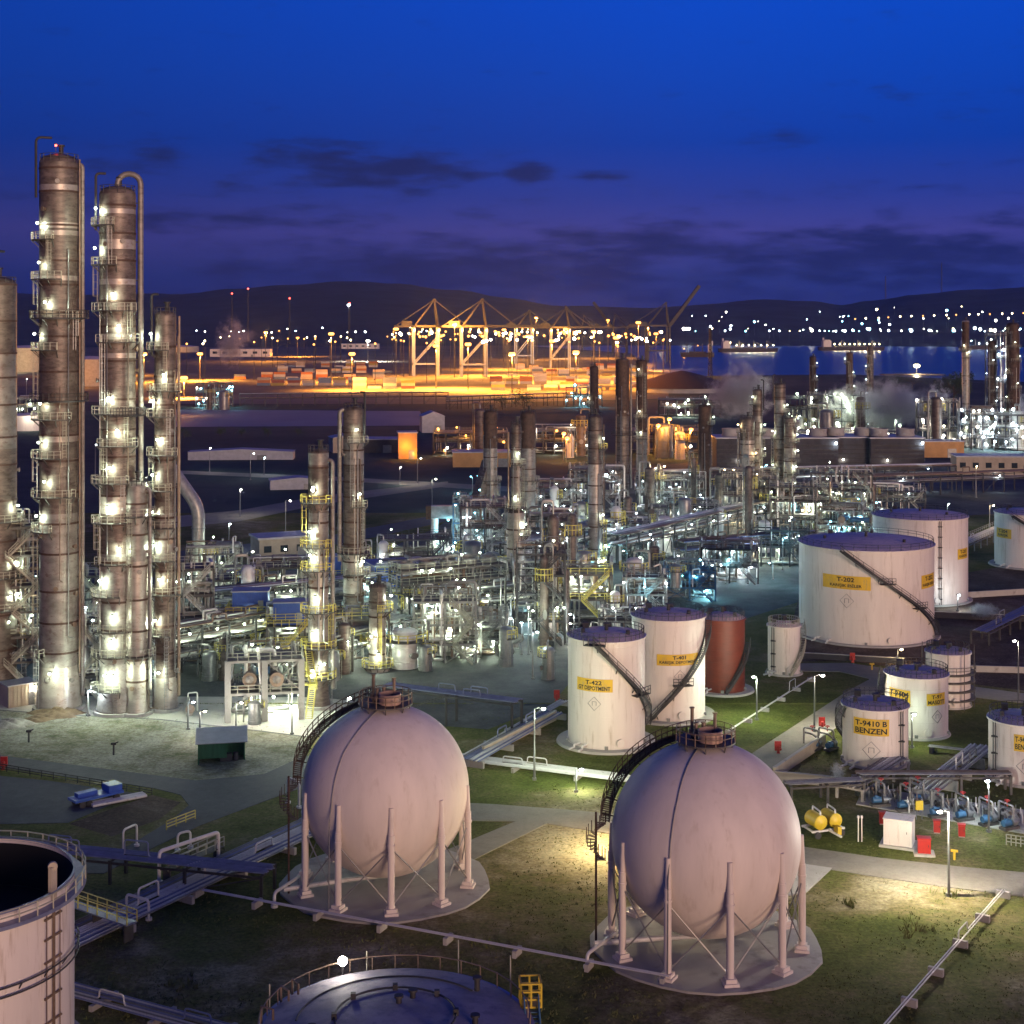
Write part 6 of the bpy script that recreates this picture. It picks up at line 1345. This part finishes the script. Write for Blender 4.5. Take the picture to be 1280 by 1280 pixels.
# ships
def ship(label, px, py, L_, rz, lit='cool', n=8, power=5000, hull='hull'):
    x, y = G(px, py); t = thing('cargo_ship', label, 'ship', (x, y, 0), rz, 'ships in the bay'); bm = L_ * .15
    prof = [(-L_ / 2, .75), (-L_ * .45, 1), (L_ * .3, 1), (L_ * .43, .65), (L_ / 2, .04)]; b = MB(); vs = []
    for a, k in prof:
        for c, z, e in ((-1, 8, 1), (1, 8, 1), (1, 0, .8), (-1, 0, .8)): vs.append((a + (2.5 if z and a > 0 else 0), c * bm / 2 * k * e, z))
    fs = [(i * 4 + j, i * 4 + (j + 1) % 4, i * 4 + 4 + (j + 1) % 4, i * 4 + 4 + j) for i in range(4) for j in range(4)] + [(0, 1, 2, 3), (19, 18, 17, 16)]
    b.add(vs, fs); b.build('hull', X[hull], t, smooth=False)
    b = MB(); b.box((-L_ * .38, 0, 15), (L_ * .12, bm * .8, 14)); b.box((-L_ * .38, 0, 23), (L_ * .08, bm * 1.0, 2.5)); b.cyl((-L_ * .43, 0, 22), (-L_ * .43, 0, 29), 2); b.build('superstructure', X['white'], t)
    b = MB(); b.box((0, 0, 8.8), (L_ * .5, bm * .8, 1.8))
    for k in (-.15, .1, .32): b.beam((L_ * k, 0, 8), (L_ * k, 0, 24), 1.4); b.beam((L_ * k, 0, 22), (L_ * k + 12, 0, 17), .8)
    b.build('deck_gear', X['steel'], t)
    for k in range(n): lamp_part(t, (-L_ * .42 + L_ * .84 * k / (n - 1), -bm * .3, 12 + (8 if k < 2 else 2)), (0, -.5, .5), power, lit, .7, 1.1)
    return t
ship('brightly lit ship lying off the far shore, near the dark mast', 935, 440, 130, .15, 'warm', 9)
ship('lit ship with rosy lamps moored beyond the far lamp lined columns', 1064, 438, 150, .05, 'warm', 12)
ship('small dark hulled ship moored just beyond the big dark crane', 872, 446, 60, 2.9, 'orange', 3, 900)
ship('dim ship at the far shore beyond the tall grey stack', 1228, 437, 110, .0, 'ice', 6)
# jetty with a very bright lamp
x, y = G(1140, 469); b = MB(); b.box((0, 0, .6), (70, 26, 1.2)); b.lathe([(.1, 1.21), (8, 1.21)], 12); o = b.build('jetty', X['apron'], None, (x, y, 0)); tag(o, 'small bright jetty running into the bay', 'jetty')
high_mast('dazzling white mast lamp on the small jetty in the bay', 1146, 457, 469, 'warm', 9e4, True, 6, 1.9)
# far buildings
def shed(name, label, px, py, wd, dp, h, mat, gable=0.0, rz=0.0, win=0, cat='building', group=None, door=True):
    x, y = G(px, py); t = thing(name, label, cat, (x, y + dp / 2, 0), rz, group)
    b = MB(); b.box((0, 0, h / 2), (wd, dp, h)); b.build('wall', X[mat] if isinstance(mat, str) else mat, t)
    b = MB()
    if gable: b.add([(-wd / 2 - .4, -dp / 2 - .4, h + .02), (wd / 2 + .4, -dp / 2 - .4, h + .02), (wd / 2 + .4, dp / 2 + .4, h + .02), (-wd / 2 - .4, dp / 2 + .4, h + .02), (0, -dp / 2 - .4, h + gable), (0, dp / 2 + .4, h + gable)], [(0, 1, 4), (3, 5, 2), (0, 4, 5, 3), (1, 2, 5, 4), (3, 2, 1, 0)])
    else: b.box((0, 0, h + .25), (wd + .8, dp + .8, .5))
    b.build('roof', X['sheetroof'], t, smooth=False)
    for k in range(win): b = MB(); b.box((-wd / 2 + wd * (k + .5) / win, -dp / 2 - .05, h * .55), (wd / win * .45, .2, h * .3)); b.build('window', X['glass'], t)
    if door: b = MB(); b.box((wd * .2, -dp / 2 - .06, min(2, h * .3)), (min(4, wd * .3), .2, min(4, h * .6))); b.build('door', X['galv'], t)
    return t
shed('warehouse', 'pale gabled shed behind the amber lit block', 539, 541, 12.5, 16, 9, 'sheetroof', 2.6, .15)
t = shed('warehouse', 'amber lit block building beside the trestle rack', 508, 574, 8.2, 10, 11.5, 'orangebox', 0, .12); light(t, (-1, -9, 6), 3000, COLR['orange'], .3); light(t, (3, -8, 2), 1200, COLR['orange'], .3)
shed('warehouse', 'long amber lit shed behind the furnace stacks', 610, 584, 30, 12, 6, 'orangebox', 0, .05)
shed('warehouse', 'small pale shed far behind the black piped column', 430, 566, 14, 12, 7, 'beigewall', 1.5, .3)
shed('warehouse', 'low dark shed to the side of the amber lit block', 470, 566, 26, 14, 6, 'brick', 0, 0)
shed('warehouse', 'long pale warehouse with bright end behind the two rusty columns', 356, 700, 17, 9, 5.5, 'beigewall', 0, .42, 4)
shed('warehouse', 'long low shed on the dark land along the far road', 300, 575, 46, 9, 3.6, 'sheetroof', 1.2, .05)
shed('warehouse', 'low grey shed by the slanting road on the dark land', 370, 612, 20, 8, 3.4, 'sheetroof', 1.0, .2)
shed('warehouse', 'far white shed beyond the amber yard, left of the lowered boom cranes', 450, 436, 90, 30, 12, 'white', 0, 0, 6)
shed('warehouse', 'far pale housing row under the left hill', 250, 408.5, 700, 60, 55, 'beigewall', 0, 0, 9)
shed('warehouse', 'far pale warehouse with lamps left of the amber yard', 300, 446, 110, 30, 14, 'white', 0, 0, 6)
for px, w_, py, l in [(940, 29, 588, 'dark cooling tower hall nearest the paired columns'), (1008, 26, 588, 'dark cooling tower hall, second from the paired columns'), (1068, 24, 587, 'dark cooling tower hall, third from the paired columns'), (1122, 22, 588, 'dark cooling tower hall farthest from the paired columns')]:
    t = shed('cooling_tower', l, px, py, w_, 18, 13, 'brick', 0, 0, 0, 'cooling tower', 'cooling tower halls', False)
    for k in (-.25, .25): b = MB(); b.lathe([(4, 13.5), (3.6, 15), (3.9, 16.6), (3.6, 16.6), (3.3, 15), (3.6, 13.6)], 20, (w_ * k, 0, 0)); b.build('fan_stack', X['concrete'], t)
    b = MB()
    for k in range(5): b.box((0, -9.1, 3 + k * 1.8), (w_ - 1, .3, .5))
    b.build('louvre', X['darksteel'], t)
    lamp_part(t, (w_ / 2 - 1, -9.2, 11), (0, -.7, .3), 160, 'ice', .2, .45); lamp_part(t, (-w_ * .2, -9.2, 4), (0, -.7, .3), 90, 'white', .2, .35)
shed('warehouse', 'pale long office block with window row under the far right plant', 1262, 594, 40, 12, 7, 'beigewall', 0, -.1, 8)
shed('warehouse', 'orange glowing shed at the foot of the tall grey stack', 1180, 572, 18, 10, 7, 'orangebox', 0, 0)
# coal dome and mast
x, y = G(852, 489); t = thing('storage_dome', 'wide dark conical storage roof near the water', 'storage dome', (x, y, 0), 0)
b = MB(); b.lathe([(45, 0), (45, 4)], 48); b.build('wall', X['concrete'], t)
b = MB(); b.lathe([(46, 4), (34, 9), (20, 14), (6, 17.5), (.1, 18.5)], 48); b.build('roof', X['rustband'], t)
x, y = G(888, 480); t = thing('lattice_mast', 'dark slim mast behind the conical storage roof', 'mast', (x, y, 0), 0); h = ZH(480, 410)
b = MB()
for k in range(3): a = k * 2.1; b.tube([pol(3.2, a, 0), pol(1.6, a, h * .3), pol(.8, a, h)], .45, 6)
for k in range(14):
    z = h * k / 14
    for j in range(3):
        a, c = j * 2.1, (j + 1) * 2.1; rr = 3.2 - 2.2 * k / 14; b.beam(pol(rr, a, z), pol(rr, c, z + h / 14), .3)
b.build('lattice', X['darksteel'], t)
lamp_part(t, (0, 0, h), (0, 0, 1.5), 500, 'ice', .3, .9)
for px, tp, bd, l in [(290, 367, 4300, 'radio mast with red lamp on the left hill, first from the slim rusty column'), (310, 361, 4350, 'radio mast with red lamp on the left hill, second from the slim rusty column'), (362, 373, 4250, 'radio mast with red lamp on the left hill, third from the slim rusty column'), (437, 379, 4260, 'radio mast with red lamp above the white topped high mast'), (1107, 345, 6600, 'dark radio mast on the right hill, the shorter one'), (1177, 328, 6700, 'dark radio mast on the right hill, the taller one')]:
    x = (px - CX) * bd / F; z0 = hill_z(x, bd) - 1; zt = HC + (HY - tp) / F * bd; t = thing('radio_mast', l, 'radio mast', (x, bd, z0), 0, 'radio masts on the hills'); h = zt - z0
    b = MB()
    for k in range(3): b.beam(pol(2.4, k * 2.1, 0), pol(1.0, k * 2.1, h), 1.2)
    for k in range(12): b.beam(pol(2.2 - k * .1, 0, h * k / 12), pol(2.2 - k * .1, 2.1, h * (k + 1) / 12), .7)
    b.build('lattice', X['darksteel'], t)
    if bd < 5000: c = MB(); c.sphere((0, 0, h), 2.6, 8, 6); c.build('beacon', BULB['red'], t)
# tanks lit amber between the tall columns
for px, py, r, h, l in [(35, 464, 34, 30, 'far rosy lit tank between the edge column and the tallest column'), (112, 482, 24, 26, 'far amber lit tank between the two tallest columns'), (225, 440, 40, 12, 'far long low amber tank beyond the slim rusty column')]:
    x, y = G(px, py); t = thing('storage_tank', l, 'storage tank', (x, y, 0), 0, 'far storage tanks'); b = MB(); b.lathe([(r, 0), (r, h)], 48); b.build('shell', X['beigewall'], t)
    b = MB(); b.lathe([(r + .4, h), (r * .5, h + 2.2), (.1, h + 3)], 48); b.build('roof', X['tankroof'], t); light(t, (r * .3, -r - 30, 14), 26000, COLR['orange' if px != 35 else 'warm'], 1)
x, y = G(36, 537); t = thing('storage_tank', 'white low tank between the edge column and the tallest column', 'storage tank', (x, y, 0), 0, 'far storage tanks'); b = MB(); b.lathe([(13, 0), (13, 8.5)], 40); b.build('shell', X['white'], t); b = MB(); b.lathe([(13.2, 8.5), (.1, 9.6)], 40); b.build('roof', X['tankroof'], t); light(t, (6, -17, 9), 3500, COLR['white'], .4)
# far process frames with many lamps
def far_struct(label, px, py, wd, lv, n, col, power=330, seed=0):
    t = structure(label, px, py, wd, wd * .6, lv, steel='darksteel', rail='galv', lamps=0, pipes=18, stairs=False, legs=.6, seed=seed, group='far process structures')
    q = random.Random(seed + int(px))
    for k in range(n):
        lamp_part(t, (q.uniform(-wd / 2, wd / 2), -wd * .3 - .4, q.uniform(2, lv[-1] + 3)), (0, -.5, 0), power * q.uniform(.4, 1.5), col if q.random() < .8 else 'white', .4, q.uniform(.38, .68))
    return t
for i, a in enumerate([('far lamp dotted structure at the steam cloud, closest to the paired columns', 1000, 540, 22, [7, 13, 19], 12, 'cool'), ('far lamp dotted structure with tall towers in the steam cloud', 1045, 544, 30, [8, 15, 22], 22, 'cool'), ('far lamp dotted structure under the jetty lamp', 1095, 540, 26, [7, 14], 16, 'cool'), ('far low lamp row structure in the steam cloud', 1060, 552, 50, [5], 16, 'white'),
     ('far lamp dotted brown structure beside the tall grey stack', 1172, 558, 20, [8, 14, 22], 12, 'white'), ('far lamp crowded structure at the right photo edge, low', 1250, 562, 26, [6, 11, 17], 22, 'ice'), ('far lamp crowded tall structure at the photo edge', 1252, 548, 16, [10, 20, 30, 42, 54], 22, 'ice'), ('far lamp dotted structure right of the tall grey stack', 1222, 560, 18, [6, 12, 18], 14, 'ice'),
     ('far lamp dotted structure beneath the conical storage roof', 862, 520, 40, [6, 11], 12, 'cool'), ('far lamp dotted blue structure behind the slim dark columns', 730, 508, 26, [7, 14], 10, 'cyan'), ('far steamy blue lit structure beyond the slim rusty column', 268, 508, 26, [6, 11, 17], 16, 'cyan'), ('far amber lamp dotted frame between furnace stack and dark columns', 700, 566, 36, [6, 11], 14, 'orange'),
     ('far amber lamp dotted frame right of the dark columns', 838, 566, 36, [6, 11], 14, 'orange'), ('far amber lamp dotted frame behind the furnace stacks', 588, 566, 34, [6, 10], 12, 'orange'), ('far white lamp dotted frame between the edge column and the tallest', 32, 520, 20, [6, 11], 8, 'cool')]):
    far_struct(*a, seed=i + 3)
for i, (px, py) in enumerate([(1000, 544), (1020, 542), (1034, 548), (1050, 543), (1076, 548), (1090, 540), (1110, 546), (1170, 560), (1190, 556), (1228, 560), (1244, 560), (1258, 560), (1274, 562), (262, 512), (280, 512), (712, 572), (726, 570), (830, 572), (850, 574), (600, 572)]):
    put(VP[i % 3], px, py, 0, 1.7 + (i * 7 % 5) * .35)
for px, hd, ba, l, p in [(704, 542, 576, 'blazing amber lamp mast between the furnace stacks and dark columns', 9000), (708, 548, 578, 'second blazing amber lamp mast close to its twin', 7000), (863, 537, 576, 'blazing amber lamp mast beside the lone dark column', 12000), (836, 524, 574, 'amber lamp mast behind the slim dark column, higher of two', 9000), (822, 532, 574, 'amber lamp mast behind the slim dark column, lower of two', 7000), (225, 489, 520, 'amber lamp mast close beside the slim rusty column', 12000)]:
    street_lamp(l, px, hd, ba, 'orange', p, 0, 0, 1.0, 'mast_lamp', 'mast lamp', 'amber mast lamps', rad=.5)
# lamps along the far shore, on the water's edge and over the port
def small_lamp(col, br, h):
    b = MB(); b.m = 0; b.cyl((0, 0, 0), (0, 0, h), .35, .2, 6); b.m = 1; b.sphere((0, 0, h + br * .7), br, 8, 6)
    return b.build('shore_lamp', [X['darksteel'], BULB[col]])
sl = {}
q = random.Random(77); n_s = 0
def shore(px, py, d, col, br, label):
    global n_s
    x = (px - CX) * d / F; ztop = HC - (py - HY) / F * d; z0 = hill_z(x, d) if d > 4000 else 0.0
    h = 24 if ztop - z0 < 60 else 40; br = round(br * 2) / 2
    z0 = max(z0, 0)
    key = (col, br, h)
    if key not in sl: o = sl[key] = small_lamp(col, br, h)
    else: o = sl[key].copy(); COL.objects.link(o)
    o.location = (x, d, z0); tag(o, label, 'shore lamp', 'lamps along the far shore'); n_s += 1; return o
names = {'ice': 'cold white', 'white': 'white', 'cool': 'greenish white', 'orange': 'amber', 'warm': 'warm white', 'cyan': 'cyan', 'red': 'red'}
for i in range(92):
    px = q.uniform(842, 1282); d = q.choice((q.uniform(3800, 4300), q.uniform(4200, 5400))); c = q.choice(('ice', 'ice', 'ice', 'white', 'white', 'cyan', 'warm'))
    shore(px, 0, d, c, q.choice((1, 1.5, 1.5, 2, 2, 3, 4)), names[c] + ' lamp on the far shore across the bay')
for i in range(16):
    px = 1070 + i * 14 + q.uniform(-2, 2); d = 4930; shore(px, 0, d, 'warm' if i % 3 else 'orange', 2.5, ('warm white' if i % 3 else 'amber') + ' lamp in the row along the road below the right hill')
for i in range(17):
    px = q.uniform(225, 560); d = q.uniform(3000, 4500); c = q.choice(('white', 'white', 'orange', 'ice')); shore(px, 0, d, c, q.choice((1, 1.5, 2)), names[c] + ' lamp on the plain below the left hill')
for i in range(138):
    px = q.uniform(490, 840); d = q.uniform(1500, 3600); c = q.choice(('orange', 'orange', 'orange', 'warm', 'white')); shore(px, 0, d, c, max(.5, q.uniform(.7, 1.5) * d / 1500), names[c] + ' lamp post in the amber port yard')
for i in range(28):
    px = q.uniform(230, 520); d = q.uniform(1350, 2300); c = q.choice(('orange', 'warm', 'orange')); shore(px, 0, d, c, 1, names[c] + ' lamp post among the container stacks')
# trees
def tree(label, px, py, h, w_, seed, group='dark trees beyond the plant'):
    q = random.Random(seed); x, y = G(px, py); t = thing('tree', label, 'tree', (x, y, 0), 0, group)
    b = MB(); b.tube([(0, 0, 0), (.2, .1, h * .3), (-.1, .2, h * .6)], h * .035, 7, r1=h * .012)
    for k in range(5): a = k * 1.3; b.tube([(0, 0, h * (.25 + .06 * k)), pol(w_ * .3, a, h * (.5 + .05 * k))], h * .014, 5, r1=h * .005)
    b.build('trunk', X['bark'], t)
    b = MB(); cl_ = [(Vector((q.gauss(0, w_ * .22), q.gauss(0, w_ * .22), h * q.uniform(.35, .9))), q.uniform(.12, .24) * w_) for k in range(12)]
    for k in range(900):
        c, r = q.choice(cl_); d = Vector((q.gauss(0, 1), q.gauss(0, 1), q.gauss(0, .8))).normalized() * r * q.random() ** .4; p = c + d; s_ = h * .03 * q.uniform(.6, 1.3)
        u = Vector((q.gauss(0, 1), q.gauss(0, 1), q.gauss(0, 1))).normalized() * s_; v_ = u.orthogonal().normalized() * s_ * .7
        b.add([tuple(p - u), tuple(p + v_), tuple(p + u), tuple(p - v_)], [(0, 1, 2, 3)])
    b.build('crown', X['leaf'], t, smooth=False)
for i, (px, py, h, w_, l) in enumerate([(1192, 508, 26, 22, 'dark bushy tree left of the tall grey stack, nearest'), (1182, 500, 22, 22, 'dark bushy tree left of the tall grey stack, farther'), (1204, 500, 24, 20, 'dark bushy tree just behind the tall grey stack'), (1140, 486, 14, 40, 'dark scrubby tree by the bright jetty'), (1120, 488, 12, 36, 'dark scrubby tree at the water left of the jetty'),
     (275, 545, 5, 7, 'small dark tree on the line at the pale lot, first from the slim column'), (302, 545, 4, 8, 'small dark tree on the line at the pale lot, second from the slim column'), (335, 546, 5, 7, 'small dark tree on the line at the pale lot, middle'), (372, 545, 4, 9, 'small dark tree on the line at the pale lot, nearest the black piped column'), (655, 512, 14, 22, 'dark round tree clump near the trestle racks'), (628, 512, 10, 18, 'dark low tree clump left of the round clump'), (230, 548, 5, 8, 'small dark tree just beside the slim rusty column')]): tree(l, px, py, h, w_, i + 40)
# steam
plume('steam cloud drifting over the lamp dotted far plant', 1100, 546, 170, 80, .26, 546, .1, 1)
plume('pale steam puff beside the tall grey stack', 1172, 535, 46, 64, .3, 548, .2, 2)
plume('steam rising behind the paired columns', 925, 530, 110, 84, .24, 548, .3, 3)
plume('steam column beyond the slim rusty column', 288, 470, 50, 80, .13, 500, .3, 4)
plume('steam puff at the left plain under the hill', 300, 440, 60, 36, .02, 470, .3, 9)
plume('small steam wisp beside the BENZEN tank', 1047, 982, 24, 34, .9, 985, .1, 5)
plume('low steam drifting at the foot of the half hidden tank', 1230, 776, 56, 26, .35, 776, .3, 6)
plume('steam at the far right plant edge', 1276, 540, 36, 60, .08, 552, .2, 7)
# ---------------------------------------------------------------- make every label single out one thing
LM = [('the tallest column', 70, 860), ('the second tallest column', 147, 850), ('the slim rusty column', 206, 830), ('the concrete table', 331, 860), ('the blue cabins', 340, 760), ('the rusty yellow railed column', 398, 800), ('the black piped column', 442, 740), ('the flat blue roof', 510, 710), ('the fat white vessel', 506, 815), ('the stepped column', 645, 720),
      ('the purple scaffold frame', 676, 780), ('the plain tall column', 744, 690), ('the green railed deck', 726, 745), ('the cyan skid', 862, 735), ('the tall white tank pair', 800, 770), ('the dark broad column', 778, 600), ('the first paired columns', 938, 620), ('the second paired columns', 982, 625), ('the widest tank', 1080, 720), ('the lone dark column', 881, 590), ('the half hidden large tank', 1150, 640)]
ORD = ['first', 'second', 'third', 'fourth', 'fifth', 'sixth', 'seventh', 'eighth', 'ninth', 'tenth', 'eleventh', 'twelfth']
by = {}
for o, px, py in PLACED:
    if o is None: continue
    base = o['label']
    if ' concrete table, ' in base or o.get('fixed'): continue
    if base.count(' ') > 9 or 'fat white vessel' in base or 'pump set' in base or 'under the concrete table' in base: by.setdefault(base, []).append((px, o)); 
    n, lx, ly = min(LM, key=lambda m: (m[1] - px) ** 2 + ((m[2] - py) * 1.6) ** 2)
    if 'concrete table' in base or 'fat white' in base or 'slim rusty' in base: continue
    rel = 'in front of' if py - ly > 28 else 'behind' if py - ly < -28 else 'left of' if px < lx else 'right of'
    o['label'] = ' '.join(base.replace(' on a thin post among the pipework', '').replace(' with railed platform', '').replace(' with flanged end on concrete saddles', '').split()) + f' {rel} {n}'
seen = {}
for o in [o for o in SC.objects if o.parent is None and 'label' in o and o.get('category') not in ('shore lamp', 'container')]: seen.setdefault(o['label'], []).append(o)
for lab, os_ in seen.items():
    if len(os_) < 2: continue
    os_.sort(key=lambda o: o.location.x / max(1, o.location.y))
    for i, o in enumerate(os_): o['label'] = f'{lab}, {ORD[i]} from left' if i < 12 else f'{lab}, number {i + 1} from left'
for o in VP + DP:
    if not any(o is p[0] for p in PLACED):
        for c in list(o.children_recursive) + [o]: bpy.data.objects.remove(c, do_unlink=True)
